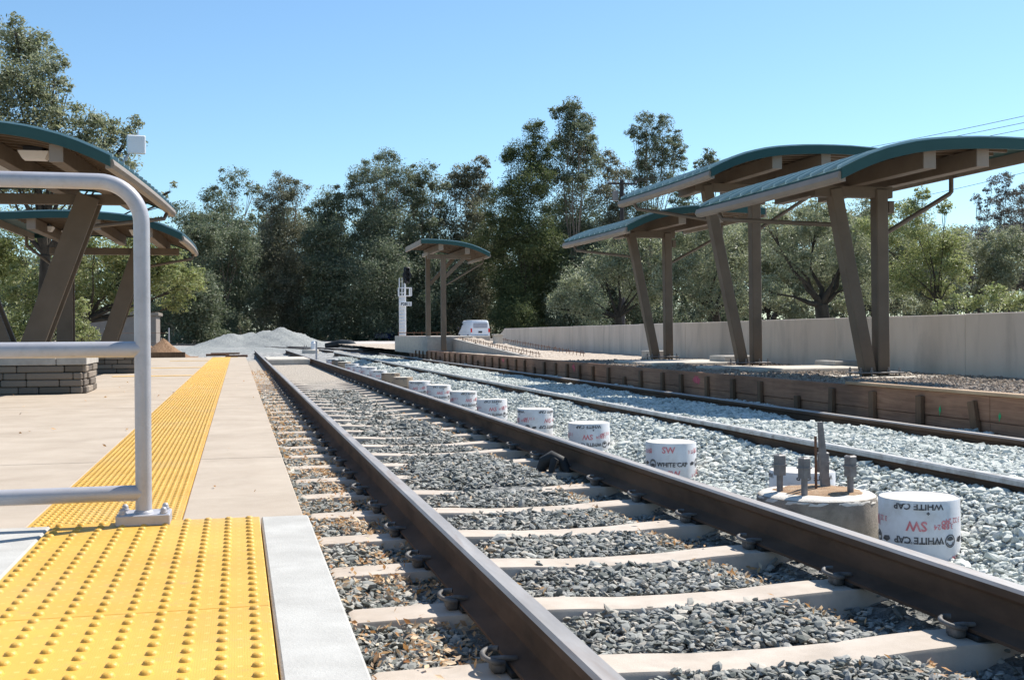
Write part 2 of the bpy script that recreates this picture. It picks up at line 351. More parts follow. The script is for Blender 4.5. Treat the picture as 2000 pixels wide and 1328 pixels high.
PHI = (1 + 5 ** .5) / 2
ICO = np.array([(-1, PHI, 0), (1, PHI, 0), (-1, -PHI, 0), (1, -PHI, 0), (0, -1, PHI), (0, 1, PHI), (0, -1, -PHI), (0, 1, -PHI), (PHI, 0, -1), (PHI, 0, 1), (-PHI, 0, -1), (-PHI, 0, 1)]) / math.sqrt(1 + PHI * PHI)
ICF = np.array([(0, 11, 5), (0, 5, 1), (0, 1, 7), (0, 7, 10), (0, 10, 11), (1, 5, 9), (5, 11, 4), (11, 10, 2), (10, 7, 6), (7, 1, 8), (3, 9, 4), (3, 4, 2), (3, 2, 6), (3, 6, 8), (3, 8, 9), (4, 9, 5), (2, 4, 11), (6, 2, 10), (8, 6, 7), (9, 8, 1)])
def rotm(N, tilt):
    a = rng.uniform(0, 2 * math.pi, N); b = rng.normal(0, tilt, N); c = rng.normal(0, tilt, N)
    ca, sa, cb, sb, cc, sc_ = np.cos(a), np.sin(a), np.cos(b), np.sin(b), np.cos(c), np.sin(c); z = np.zeros(N); o = np.ones(N)
    Rz = np.stack([ca, -sa, z, sa, ca, z, z, z, o], 1).reshape(N, 3, 3)
    Rx = np.stack([o, z, z, z, cb, -sb, z, sb, cb], 1).reshape(N, 3, 3)
    Ry = np.stack([cc, z, sc_, z, o, z, -sc_, z, cc], 1).reshape(N, 3, 3)
    return Rx @ Ry @ Rz
def stones(P, size, asp, tilt, jit=.28):
    N = len(P); V = np.repeat(ICO[None], N, 0) * (1 + rng.uniform(-jit, jit, (N, 12, 1)))
    sc_ = np.stack([size * rng.uniform(.8, 1.25, N), size * asp[0] * rng.uniform(.75, 1.25, N), size * asp[1] * rng.uniform(.7, 1.3, N)], 1)
    V = (V * sc_[:, None, :]) @ rotm(N, tilt).transpose(0, 2, 1) + P[:, None, :]
    F = (ICF[None] + (np.arange(N) * 12)[:, None, None]).reshape(-1, 3)
    return V.reshape(-1, 3), F
def scatter(x0, x1, y0, y1, dens): N = int((x1 - x0) * (y1 - y0) * dens); return rng.uniform(x0, x1, N), rng.uniform(y0, y1, N)

# ------------------------------------------------------------------ railway
LG, RG = .853, 2.268           # running faces of the near track (left, right)
def rail_mesh(name, xc, pts, head='railhead', label='', top=0.0, h=.168):
    """pts: centre line (x,y) list"""
    hw, ww, fw = .0355, .0085, .07
    prof = [(-fw, -h), (-fw, -h + .011), (-.025, -h + .026), (-ww, -h + .04), (-ww, -.052), (-.026, -.043), (-hw, -.034), (-hw, -.010), (-hw + .010, 0), (hw - .010, 0), (hw, -.010), (hw, -.034), (.026, -.043), (ww, -.052), (ww, -h + .04), (.025, -h + .026), (fw, -h + .011), (fw, -h)]
    mb = MB(); rings = []
    for i, (x, y) in enumerate(pts):
        a = pts[max(i - 1, 0)]; b = pts[min(i + 1, len(pts) - 1)]; d = np.array((b[0] - a[0], b[1] - a[1])); d /= np.linalg.norm(d); nrm = np.array((d[1], -d[0]))
        rings.append([(x + nrm[0] * u, y + nrm[1] * u, top + z_) for (u, z_) in prof])
    mb.loft(rings)
    n = len(prof)
    hd = {7, 8, 9} if head == 'railhead' else {6, 7, 8, 9, 10}
    for k in range((len(pts) - 1) * n):
        if k % n in hd: mb.mi[k] = 1
    return tag(mb.build(name, [M['rail'], M[head]], smooth=30), label, 'rail')
ys = list(np.linspace(.6, 57, 60))
rail_mesh('rail', 0, [(LG - .0355, y) for y in ys], label='left steel rail of the near track, worn grey top and rusty side beside the platform')
rail_mesh('rail', 0, [(RG + .0355, y) for y in ys], label='right steel rail of the near track, passing in front of the white concrete piers')
rail_mesh('rail', 0, [(4.02 - .0355 + (.02 if y > 30 else 0), y) for y in np.linspace(2.5, 49, 44)], 'railwhite', label='whitish dusty topped rail half buried in pale new ballast')
rail_mesh('rail', 0, [(5.42 + .0355, y) for y in np.linspace(2.5, 45, 44)], label='dark rail running along the foot of the wooden formwork')
def arc(x0, off): return [(x0 + off - 11.5 * ((y - 58) / 50) ** 2 * (1 if y > 58 else 0), y) for y in np.linspace(57, 112, 24)]
rail_mesh('rail', 0, arc(4.6, .0), label='far rail curving left behind the end of the near track, inner one', top=-.08)
rail_mesh('rail', 0, arc(4.6, 1.5), label='far rail curving left behind the end of the near track, outer one', top=-.08)

# concrete ties, each with its spring clips
TIE_X0, TIE_X1 = .37, 2.80
def tie_proto():
    root = thing('railway_tie', (0, 0, 0), 'x', 'railway tie', 'concrete ties of the near track')
    seat = -.186; mid = -.203
    xs = [(0, seat - .012), (.02, seat - .004), (.33, seat), (.67, seat), (.80, seat - .005), (.98, mid), (1.215, mid - .003), (1.45, mid), (1.63, seat - .005), (1.76, seat), (2.10, seat), (2.41, seat - .004), (2.43, seat - .012)]
    mb = MB(); rings = []
    for (u, z_) in xs:
        e = 0.0 if 0 < u < 2.43 else -.008
        wt, wb = .094 + e, .128 + e
        rings.append([(TIE_X0 + u, -wb, -.40), (TIE_X0 + u, -wt - .007, z_ - .012), (TIE_X0 + u, -wt, z_), (TIE_X0 + u, wt, z_), (TIE_X0 + u, wt + .007, z_ - .012), (TIE_X0 + u, wb, -.40)])
    mb.loft(rings); mb.build('tie_body', M['conc_tie'], root, smooth=25)
    for xr in (LG - .0355, RG + .0355):
        pb = MB(); pb.box((xr, 0, -.177), (.15, .16, .016), .003); pb.build('rail_pad', M['pad'], root)
        for sd_ in (-1, 1):
            cb = MB(); x0 = xr + sd_ * .088
            cb.box((x0 + sd_ * .008, 0, -.166), (.042, .06, .04), .008)
            pts = []
            for k in range(15):     # bent spring rod: loop standing out from the shoulder
                a = -2.2 + 4.4 * k / 14
                pts.append((x0 + sd_ * (.016 + .034 * math.cos(a)), .040 * math.sin(a) + .012 * k / 14, -.146 + .014 * math.sin(a * .5 + .6)))
            cb.path(pts, .0082, 8)
            cb.path([(x0 - sd_ * .045, -.02, -.146), (x0, -.022, -.141), (x0 + sd_ * .03, -.01, -.146)], .0082, 8)
            cb.build('rail_clip', M['clip'], root, smooth=60)
    return root
tp = tie_proto(); far_proto = None
TY = [5.425 + .749 * k for k in range(-4, 40)]
TY = [y for y in TY if y < 27]
for i, y in enumerate(TY):
    o = tp if i == 0 else copy_tree(tp)
    o.location = (rng.normal(0, .006), y, rng.normal(-.001, .002)); o.rotation_euler = (0, 0, rng.normal(0, .004))
    extra = ' near the white-topped platform corner' if False else ''
    o['label'] = ('concrete tie under the near track, %s counted from the camera' % ordw(i)) if i else 'concrete tie under the near track, nearest to the camera'

# stones
def on_tie(x, y):
    d = np.min(np.abs(y[:, None] - np.array(TY)[None]), 1); return (d < .105) & (x > TIE_X0) & (x < TIE_X1)
VV = []; FF = []; off = 0
for (x0, x1, y0, y1, dn, sz, cap) in ((.22, 2.95, 1.2, 6.6, 3300, .015, 1), (.22, 2.95, 6.6, 11, 2000, .0175, 1), (.22, 2.95, 11, 20, 700, .024, 1)):
    x, y = scatter(x0, x1, y0, y1, dn); keep = ~on_tie(x, y) | ((np.abs(y - 7.7) < .45) & (x > 1.0) & (x < 2.5) & (rng.random(len(x)) < .9)) | ((np.abs(y - 11.4) < 1.0) & (x > 1.75) & (x < 2.35)) | (rng.random(len(x)) < .004)
    nearrail = (np.abs(x - LG + .035) < .085) | (np.abs(x - RG - .035) < .085); keep &= ~nearrail | (rng.random(len(x)) < .2)
    x, y = x[keep], y[keep]; z_ = hgt(x, y) + rng.uniform(-.014, .014, len(x)); z_ = np.where(on_tie(x, y), np.maximum(z_, -.21), z_)
    V, F = stones(np.stack([x, y, z_], 1), sz * rng.lognormal(0, .36, len(x)), (.66, .32), .36); VV.append(V); FF.append(F + off); off += len(V)
tag(fast_mesh('track_ballast', np.concatenate(VV), np.concatenate(FF), M['slate']), 'dark slate ballast chips filling the near track between its ties', 'ballast', kind='stuff')
VV = []; FF = []; off = 0
for (x0, x1, y0, y1, dn, sz) in ((2.75, 5.9, 2.4, 8, 2500, .0165), (2.75, 5.9, 8, 15, 1700, .0185), (2.75, 5.9, 15, 27, 1050, .0195), (2.75, 5.9, 27, 44, 520, .026)):
    x, y = scatter(x0, x1, y0, y1, dn); keep = (np.abs(x - 3.985) > .05) & (np.abs(x - 5.455) > .06); x, y = x[keep], y[keep]
    z_ = hgt(x, y) + rng.uniform(-.010, .008, len(x))
    V, F = stones(np.stack([x, y, z_], 1), sz * rng.lognormal(0, .38, len(x)), (.8, .48), .30); VV.append(V); FF.append(F + off); off += len(V)
tag(fast_mesh('new_ballast', np.concatenate(VV), np.concatenate(FF), M['newstone']), 'pale greenish grey new ballast heaped around the second track', 'ballast', kind='stuff')
# leaf litter
def leafcards(P, size, asp, tilt):
    N = len(P); q = np.array([(-1, 0, 0), (0, -asp, .12), (1, 0, .1), (0, asp, .12)]); V = np.repeat(q[None], N, 0) * (size * rng.uniform(.6, 1.3, N))[:, None, None]
    V = V @ rotm(N, tilt).transpose(0, 2, 1) + P[:, None, :]
    F = np.array([(0, 1, 2), (0, 2, 3)])[None] + (np.arange(N) * 4)[:, None, None]; return V.reshape(-1, 3), F.reshape(-1, 3)
xs_, ys_ = [], []
for (x0, x1, y0, y1, n) in ((.25, .78, 1.5, 8, 3000), (.25, .8, 8, 16, 2400), (.25, .8, 16, 30, 2200), (1.85, 2.2, 1.6, 7, 900), (.9, 1.15, 1.6, 8, 160), (1.0, 2.2, 1.6, 9, 160), (.5, .76, 1.5, 9, 2200), (1.95, 2.2, 7, 14, 350)):
    a, b = scatter(x0, x1, y0, y1, n / ((x1 - x0) * (y1 - y0))); xs_.append(a); ys_.append(b)
x, y = np.concatenate(xs_), np.concatenate(ys_); clump = wav(x, y, 4, 6) + rng.normal(0, .5, len(x)) > -.1; x, y = x[clump], y[clump]
z_ = hgt(x, y) + .018 + rng.uniform(0, .014, len(x)); z_ = np.where(on_tie(x, y), -.178, z_); kp = ~on_tie(x, y) | (rng.random(len(x)) < .12); P_ = np.stack([x, y, z_], 1)[kp]
xp, yp = scatter(-4.5, .25, 3.9, 22, .9); P_ = np.concatenate([P_, np.stack([xp, yp, np.full(len(xp), .008)], 1)])
V, F = leafcards(P_, .016 + .005 * (P_[:, 1] > 9), .45, .6)
tag(fast_mesh('leaf_litter', V, F, M['dryleaf']), 'dry tan and rust coloured oak leaves lying along the rails', 'leaves', kind='stuff')
# panel between the rails at the end of the ties, black rubber scrap
mb = MB(); mb.box((1.56, 38.3, -.06), (1.33, 3.4, .12), .02); mb.box((1.56, 36.55, -.13), (1.33, .10, .22), .01)
tag(mb.build('crossing_panel', M['conc_pad']), 'flat pale crossing panel lying between the rails at the far end of the near track', 'crossing panel')
mb = MB(); mb.path([(2.06, 7.75, -.2), (2.09, 7.72, -.13), (2.14, 7.70, -.09), (2.20, 7.66, -.12), (2.23, 7.6, -.2)], [.03, .05, .045, .04, .03], 8); mb.path([(2.10, 7.6, -.2), (2.13, 7.62, -.11), (2.2, 7.7, -.14)], [.02, .03, .02], 6)
tag(mb.build('rubber_scrap', M['pad'], smooth=60), 'crumpled black rubber scrap beside the right rail of the near track', 'rubber scrap')

# ------------------------------------------------------------------ left platform
EX0, EX1 = -.842, -.236
pl = thing('concrete_platform', (-4, 20, 0), 'long beige concrete platform with a yellow tactile strip along its track edge', 'platform')
OX, OY = -4, 20
mb = MB(); cuts = [1.0, 3.72, 7.43, 12.9, 16.5, 20.7, 25.2, 29.8, 35.0, 40.6]
for a, b in zip(cuts[1:-1], cuts[2:]):
    for (x0, x1) in ((-16, -9.2), (-9.2, -5.2), (-5.2, EX0), (EX1, .272)):
        mb.box(((x0 + x1) / 2 - OX, (a + b) / 2 - OY, -.153), (x1 - x0 - (.006 if x0 < -1 else 0), b - a - .014, .30), .006)
mb.box((-8 - OX, 22 - OY, -.32), (16.5, 37, .3))
mb.build('slab', M['conc_plat'], pl)
def domes(x0, nx, dx, y0, y1, dy, r, h, zt, xo, yo, stag=False, n=10):
    vs = []; fs = []; rr = [(1, 0), (.86, .55), (.55, .92), (.25, 1.0)]
    tmpl = np.array([(r * a * math.cos(2 * math.pi * k / n), r * a * math.sin(2 * math.pi * k / n), h * b) for a, b in rr for k in range(n)] + [(0, 0, h * 1.02)])
    tf = [(i * n + k, i * n + (k + 1) % n, (i + 1) * n + (k + 1) % n, (i + 1) * n + k) for i in range(len(rr) - 1) for k in range(n)]
    tf = [q for f in tf for q in ((f[0], f[1], f[2]), (f[0], f[2], f[3]))] + [((len(rr) - 1) * n + k, (len(rr) - 1) * n + (k + 1) % n, len(rr) * n) for k in range(n)]
    P_ = []; row = 0; y = y0
    while y < y1:
        sh = dx / 2 if (stag and row % 2) else 0
        for k in range(nx - (1 if sh else 0)): P_.append((x0 + k * dx + sh - xo, y - yo, zt))
        y += dy; row += 1
    P_ = np.array(P_); V = (tmpl[None] + P_[:, None, :]).reshape(-1, 3); F = (np.array(tf)[None] + (np.arange(len(P_)) * len(tmpl))[:, None, None]).reshape(-1, 3)
    return V, F
def tactile(parent, x0, x1, y0, y1, seg, zt, xo, yo, dom, label=None):
    mb = MB(); y = y0
    while y < y1 - .01:
        e = min(y + seg, y1); mb.box(((x0 + x1) / 2 - xo, (y + e) / 2 - yo, zt - .01), (x1 - x0 - .002, e - y - .0016, .02), .0025); y = e
    o = mb.build('tactile_paving', M['yellow'], parent)
    V, F = dom; me = o.data
    b = fast_mesh('dome_field', V, F, M['yellow'], smooth=True); bm = bmesh.new(); bm.from_mesh(me); bm.from_mesh(b.data); bm.to_mesh(me); bm.free(); bpy.data.objects.remove(b)
    return o
mbx = MB(); mbx.box(((EX0 + EX1) / 2 - OX, 22.2 - OY, -.16), (EX1 - EX0 - .004, 36.8, .30)); mbx.build('strip_bed', M['conc_plat'], pl)
d1 = domes(EX0 + .03, 10, .0605, 3.76, 15, .0302, .0115, .005, .002, OX, OY, True, 8)
d2 = domes(EX0 + .03, 10, .0605, 15.01, 40.3, .0302, .0115, .005, .002, OX, OY, True, 5)
tactile(pl, EX0, EX1, 3.72, 40.5, 1.22, .002, OX, OY, (np.concatenate([d1[0], d2[0]]), np.concatenate([d1[1], d2[1] + len(d1[0])])))
for (yy, xx0, xx1) in ((22.6, -2.3, EX0), (28.0, -2.0, EX0), (35.2, -1.95, EX0), (40.0, -.75, 0.0)):
    q = MB(); q.box(((xx0 + xx1) / 2 - OX, yy - OY, .002), (xx1 - xx0 - .01, .26, .006), .001); q.build('painted_line', M['yellowline'], pl)

# raised near block with its own tactile tiles
rp = thing('raised_platform', (-.5, 2, 0), 'raised pale concrete block with large yellow dome tiles at the camera', 'platform')
OX2, OY2, ZN = -.5, 2, .2
NX0, NX1, NXE, NY1 = -.556, .0645, .218, 3.72
mb = MB()
mb.box(((NX1 + NXE) / 2 + .0015 - OX2, 1.36 - OY2, ZN - .2505), (NXE - NX1 - .004, 4.72, .50), .006)
mb.box(((-3.4 + NX0) / 2 - OX2, 1.36 - OY2, ZN - .252), (NX0 + 3.4 - .004, 4.72, .50), .008)
mb.box(((NX0 + NX1) / 2 - OX2, 1.35 - OY2, ZN - .27), (NX1 - NX0 + .001, 4.69, .50), .0)
mb.build('slab', M['conc_new'], rp)
y0 = 3.715
dom = domes(-.531, 10, .0625, 3.690 - 61 * .061, 3.70, .061, .0122, .0072, ZN + .001, OX2, OY2, False, 16)
tactile(rp, NX0, NX1, 3.715 - 1.222 * 3, 3.715, 1.222, ZN + .001, OX2, OY2, dom)

# railing
ry = 3.665
rl = thing('railing', (-.284, ry, ZN), 'grey painted pipe railing with three bars bolted to the near block', 'railing')
def L(p): return (p[0] + .284, p[1] - ry, p[2] - ZN)
PX = -.284; ct = 1.248; cr = .125; pr = .0243
pts = [(-2.3, ry, ct)] + [(x_, ry, ct) for x_ in np.linspace(-2.0, PX - cr, 8)] + [(PX - cr + cr * math.sin(a), ry, ct - cr + cr * math.cos(a)) for a in np.linspace(.12, math.pi / 2, 12)] + [(PX, ry, z_) for z_ in np.linspace(ct - cr - .05, ZN + .036, 8)]
mb = MB(); mb.path([L(p) for p in pts], pr, 24); mb.build('top_rail', M['galv'], rl, smooth=60)
for zr, nm in ((.737, 'middle_bar'), (.297, 'bottom_bar')):
    mb = MB(); mb.path([L((-2.3, ry, zr)), L((-1, ry, zr)), L((PX - .004, ry, zr))], pr, 24)
    mb.lathe([(pr + .0005, -.004), (pr + .004, 0), (pr + .0005, .004)], (0, 0, 0), 16) if False else None
    mb.build(nm, M['galv'], rl, smooth=60)
mb = MB(); mb.path([L((-2.3, ry, ct)), L((-2.3, ry, ZN + .03))], pr, 20); mb.build('post', M['galv'], rl, smooth=60)
mb = MB(); mb.box(L((PX, ry + .02, ZN + .017)), (.158, .125, .034), .003); bp = mb.build('base_plate', M['galv'], rl)
for sx in (-1, 1):
    for sy in (-1, 1):
        mb = MB(); c_ = L((PX + sx * .06, ry + .02 + sy * .045, ZN + .034)); mb.lathe([(.012, 0), (.012, .006), (.0095, .007), (.0095, .014), (.006, .019), (.001, .021)], c_, 12); mb.build('bolt', M['galv'], bp, smooth=50)
mb = MB(); mb.lathe([(pr + .006, 0), (pr + .004, .006), (pr, .010)], L((PX, ry, ZN + .034)), 24); mb.build('weld_collar', M['galv'], rl, smooth=50)

# ------------------------------------------------------------------ canopies
PROF = [(0, 0), (.18, .085), (.36, .16), (.55, .225), (.72, .268), (.89, .305), (1.08, .333), (1.27, .352), (1.5, .368), (1.75, .378), (2.0, .382), (2.27, .38), (2.62, .365)]
def canopy(name, label, x0, y0, ze, sgn, length, phi, zb, post_v, posts, width=2.62, wide=False, lights=(), junction=True, drains=True, base=True, tall=1.0, group='arched platform canopies'):
    """x0,y0,ze: near corner of the low eave; sgn +1: roof rises towards +X"""
    prof = [(u, z_ * tall) for u, z_ in PROF if u < width - .05]
    prof += [(u, (.38 - .045 * max(0, u - 2.2)) * tall) for u in ([width] if width < 2.9 else [2.9, 3.3, 3.7, 4.1][:1 + int((width - 2.9) / .4)])]
    c_, s_ = math.cos(phi), math.sin(phi)
    bx, by = x0 + sgn * posts['base'] * c_ + post_v * s_, y0 + post_v * c_ - sgn * posts['base'] * s_
    root = thing(name, (bx, by, zb), label, 'canopy', group)
    def W(u, v, z_):
        t_ = min(max(v / length, 0), 1.03); k_ = .44 * .13 * t_ * (1 - t_) * 2.2 * max(0, 1 - u / 2.4)      # eave bows slightly in plan
        return np.array((x0 + sgn * u * c_ + v * s_ - bx + k_, y0 + v * c_ - sgn * u * s_ - by, z_ - zb))
    T = .108
    # roof skin
    mb = MB(); mb.loft([[W(u, v, ze + z_ + .006) for (u, z_) in prof] + [W(u, v, ze + z_ - .02) for (u, z_) in prof[::-1]] for v in np.linspace(-.01, length + .01, 11)])
    roof = mb.build('roof', M['teal'], root, smooth=40)
    mb = MB(); nse = int(length / .31)
    for k in range(nse + 1):
        v = .02 + k * (length - .04) / nse; mb.loft([[W(u - .02, v - .014, ze + z_ + .005), W(u - .02, v + .014, ze + z_ + .005), W(u - .02, v + .014, ze + z_ + .04), W(u - .02, v - .014, ze + z_ + .04)] for (u, z_) in prof])
    mb.build('standing_seams', M['seam'], roof, smooth=30)
    # gable fascias (teal) beyond the tan eave return
    for v in (-.03, length + .03):
        mb = MB(); mb.loft([[W(u, v - .012, ze + z_ + .015), W(u, v + .012, ze + z_ + .015), W(u, v + .012, ze + z_ - T), W(u, v - .012, ze + z_ - T)] for (u, z_) in prof]); mb.build('gable_fascia', M['teal'], root, smooth=40)
    # eave gutters
    mb = MB(); mb.loft([[W(-.035 + a, v, ze + b) for (a, b) in ((.012, -.022), (.0, -.05), (-.008, -.085), (.02, -.125), (.09, -.13), (.09, -.04), (.04, -.028))] for v in np.linspace(-.017, length + .10, 13)]); mb.build('eave_fascia', M['tan'], root, smooth=25)
    mb = MB(); hu, hz = prof[-1]; mb.loft([[W(hu + a, v, ze + hz + b) for (a, b) in ((0, .012), (.03, .01), (.03, -.15), (-.02, -.155), (-.02, -.02))] for v in np.linspace(-.03, length + .03, 4)]); mb.build('eave_fascia', M['tan'], root, smooth=25)
    # soffit deck with ribs following the arch
    mb = MB(); mb.loft([[W(u, v, ze + z_ - .03) for (u, z_) in prof[:-1]] + [W(u, v, ze + z_ - .045) for (u, z_) in prof[:-1][::-1]] for v in np.linspace(.02, length - .02, 11)])
    nr = int(length / .24)
    for k in range(nr + 1):
        v = .06 + k * (length - .12) / nr; mb.loft([[W(u, v - .02, ze + z_ - .047), W(u, v + .02, ze + z_ - .047), W(u, v + .02, ze + z_ - .085), W(u, v - .02, ze + z_ - .085)] for (u, z_) in prof[:-1]])
    mb.build('soffit', M['soffit'], root, smooth=30)
    pz = lambda u: float(np.interp(u, [q[0] for q in prof], [q[1] for q in prof]))
    beams = posts.get('beams', (1.14, 1.81))
    for u in beams:
        mb = MB(); zt = ze + pz(u) - .088; mb.bar(W(u, .1, zt - .10), W(u, length - .1, zt - .10), .15, .20, bev=.006); mb.build('beam', M['brown'], root)
        mb = MB(); mb.bar(W(u, .086, zt - .10), W(u, .098, zt - .10), .152, .202, bev=.003); mb.build('beam_end_plate', M['tan'], root)
    frames = posts.get('frames', (post_v,))
    zx = min(ze + pz(beams[0]), ze + pz(beams[-1])) - .29
    for fv in frames:
        mb = MB(); mb.bar(W(posts['cross'][0], fv, zx - .06), W(posts['cross'][1], fv, zx - .06), .12, .14, bev=.005); mb.build('cross_beam', M['brown'], root)
        for (ub, ut) in posts['legs']:
            a, b = W(ub, fv, zb + .02), W(ut, fv, zx - .02)
            if wide:
                for dv in (-.13, .13):
                    d = W(0, dv, 0) - W(0, 0, 0); mb = MB(); mb.bar(a + d, b + d, .05, .30, up=W(1, 0, 0) - W(0, 0, 0), bev=.004); pp = mb.build('post', M['brown'], root)
            else:
                mb = MB(); mb.bar(a, b, .16, .17, up=W(0, 1, 0) - W(0, 0, 0), bev=.012)
                for sx in (-1, 1): pass
                mb.build('post', M['brown'], root)
    if base:
        for fv in frames:
            us = [q[0] for q in posts['legs']]
            mb = MB(); uc = sum(us) / len(us); mb.box(W(uc, fv, zb + .055), (.62, .34, .016), .003)
            for du in (-.27, -.12, .12, .27):
                for dv in (-.13, .13):
                    q = W(uc + du, fv + dv, zb); mb.path([q, q + np.array((0, 0, .12))], .011, 8); mb.lathe([(.022, .066), (.022, .084)], q, 6)
            bpl = mb.build('base_plate', M['bolt'], root)
    if drains:
        l0 = posts['legs'][0]; fv = frames[0]
        k0 = .80; pl_ = W(l0[0] + (l0[1] - l0[0]) * k0, fv, zb + (zx - zb) * k0)
        mb = MB(); mb.path([pl_, W(.07, length - .55, ze - .22), W(.04, length - .5, ze - .14)], .03, 10); mb.build('drain_pipe', M['brown'], root, smooth=60)
        l1 = posts['legs'][-1]; k1 = .74; pr_ = W(l1[0] + (l1[1] - l1[0]) * k1, fv, zb + (zx - zb) * k1)
        mb = MB(); mb.path([pr_, W(hu - .08, fv + .05, ze + hz - .36), W(hu - .05, fv + .05, ze + hz - .33), W(hu - .05, fv + .05, ze + hz - .15)], .03, 10); mb.build('drain_pipe', M['brown'], root, smooth=60)
    if junction:
        l1 = posts['legs'][-1]; mb = MB(); mb.box(W(l1[1] + .14, frames[0], zx - .24), (.08, .12, .15), .006); mb.build('junction_box', M['brown'], root)
    for (u, v) in lights:
        mb = MB(); zt = ze + pz(u) - .09
        q = W(u, v, zt); mb.box(q + np.array((0, 0, -.02)), (.22, .30, .05), .004); f = mb.build('light_fixture', M['black'], root)
        mb = MB(); mb.loft([[q + np.array((a * k_, b * k_, z_)) for a, b in ((-.17, -.14), (.17, -.14), (.17, .14), (-.17, .14))] for k_, z_ in ((1, -.045), (.98, -.06), (.74, -.135))]); mb.build('diffuser', M['lampwhite'], f, smooth=20)
    return root
PA = dict(base=1.40, legs=((1.34, .86), (1.52, 1.50)), cross=(.58, 1.66), beams=(1.14, 1.81))
canopy('platform_canopy', 'nearest teal arched canopy on the right platform, cut by the right edge of the photo', 6.29, 11.05, 2.51, 1, 3.78, 0, .205, 1.72, PA)
PB = dict(base=1.45, legs=((1.36, .72), (1.60, 1.58)), cross=(.50, 1.74), beams=(1.1, 1.9))
canopy('platform_canopy', 'teal arched canopy on the right platform, tallest and middle one of the three', 6.66, 15.34, 3.12, 1, 3.8, -.01, .215, 1.85, PB, width=2.86, tall=1.02)
PC = dict(base=1.40, legs=((1.24, .70), (1.52, 1.50)), cross=(.58, 1.66), beams=(1.14, 1.9))
canopy('platform_canopy', 'teal arched canopy on the right platform, lowest looking and farthest of the three', 7.05, 20.08, 2.75, 1, 3.85, -.02, .22, 1.75, PC, width=2.8, tall=1.05)
PD = dict(base=1.3, frames=(.4,), legs=((1.42, 1.42),), cross=(.6, 1.9), beams=(.75, 1.5))
# small canopy over the far ramp: two upright posts and struts
def far_canopy():
    r_ = canopy('platform_canopy', 'small teal arched canopy with two upright posts on the far raised ramp', 7.81, 35.4, 3.30, -1, 3.2, 0, .2, .6, dict(base=1.40, frames=(.6,), legs=((1.40, 1.40),), cross=(.5, 1.9), beams=(.7, 1.55)), width=2.2, tall=1.05, junction=False, drains=False, base=False)
    bx, by = r_.location.x, r_.location.y
    mb = MB(); mb.box((6.28 - bx, 38.2 - by, 2.02 - .2), (.15, .15, 3.1), .01); mb.build('post', M['brown'], r_)
    mb = MB(); mb.bar((6.45 - bx, 36.0 - by, 2.55 - .2), (7.25 - bx, 36.0 - by, 3.32 - .2), .10, .12); mb.build('strut', M['brown'], r_)
    mb = MB(); mb.bar((6.36 - bx, 38.2 - by, 2.45 - .2), (7.15 - bx, 38.2 - by, 3.3 - .2), .10, .12); mb.build('strut', M['brown'], r_)
    mb = MB(); mb.path([(6.5 - bx, 36.0 - by, 2.32 - .2), (7.75 - bx, 36.2 - by, 3.05 - .2), (7.78 - bx, 36.2 - by, 3.2 - .2)], .028, 8); mb.build('drain_pipe', M['brown'], r_, smooth=60)
    mb = MB(); mb.box((6.28 - bx, 38.2 - by, 3.45 - .2), (.2, 1.2, .12), .01); mb.build('bracket', M['tan'], r_)
far_canopy()
PE = dict(base=1.8, frames=(3.2,), legs=((1.66, .86), (1.95, 2.75)), cross=(.25, 3.3), beams=(.60, 1.45, 2.6))
eC = canopy('platform_canopy', 'teal arched canopy on the left platform, nearer one behind the grey railing', -1.36, 13.4, 2.76, -1, 5.2, .075, .47, 3.2, PE, width=3.7, wide=True, lights=((1.05, 1.0), (.72, 2.6), (1.8, 2.4), (2.4, 1.4)), junction=False, base=False)
PF = dict(base=1.9, frames=(2.9,), legs=((1.72, 1.05), (2.5, 2.5)), cross=(.3, 2.8), beams=(.6, 1.5, 2.6))
fC = canopy('platform_canopy', 'teal arched canopy on the left platform, farther one below and behind the first', -.97, 21.6, 2.60, -1, 3.9, .03, .47, 2.9, PF, width=3.6, wide=True, lights=((.9, 1.2), (.75, 2.4), (2.6, 1.3), (2.3, 2.4)), base=False)
# antenna panel on the nearer left canopy
q = at(266, 283, 15.0)
an = thing('antenna_panel', (q[0] - .18, 15.0, 2.95), 'small flat white panel antenna on a thin arm above the left canopy', 'antenna')
mb = MB(); mb.box((.18, 0, q[2] - 2.95), (.225, .05, .235), .012, Matrix.Rotation(.15, 3, 'Z')); mb.build('panel', M['white'], an)
mb = MB(); mb.path([(-.06, .05, -.12), (.10, .05, .12), (.18, .03, q[2] - 2.95)], .014, 8); mb.path([(.2, .03, q[2] - 2.85), (.2, .03, q[2] - 2.76)], .008, 6); mb.build('arm', M['galv'], an)

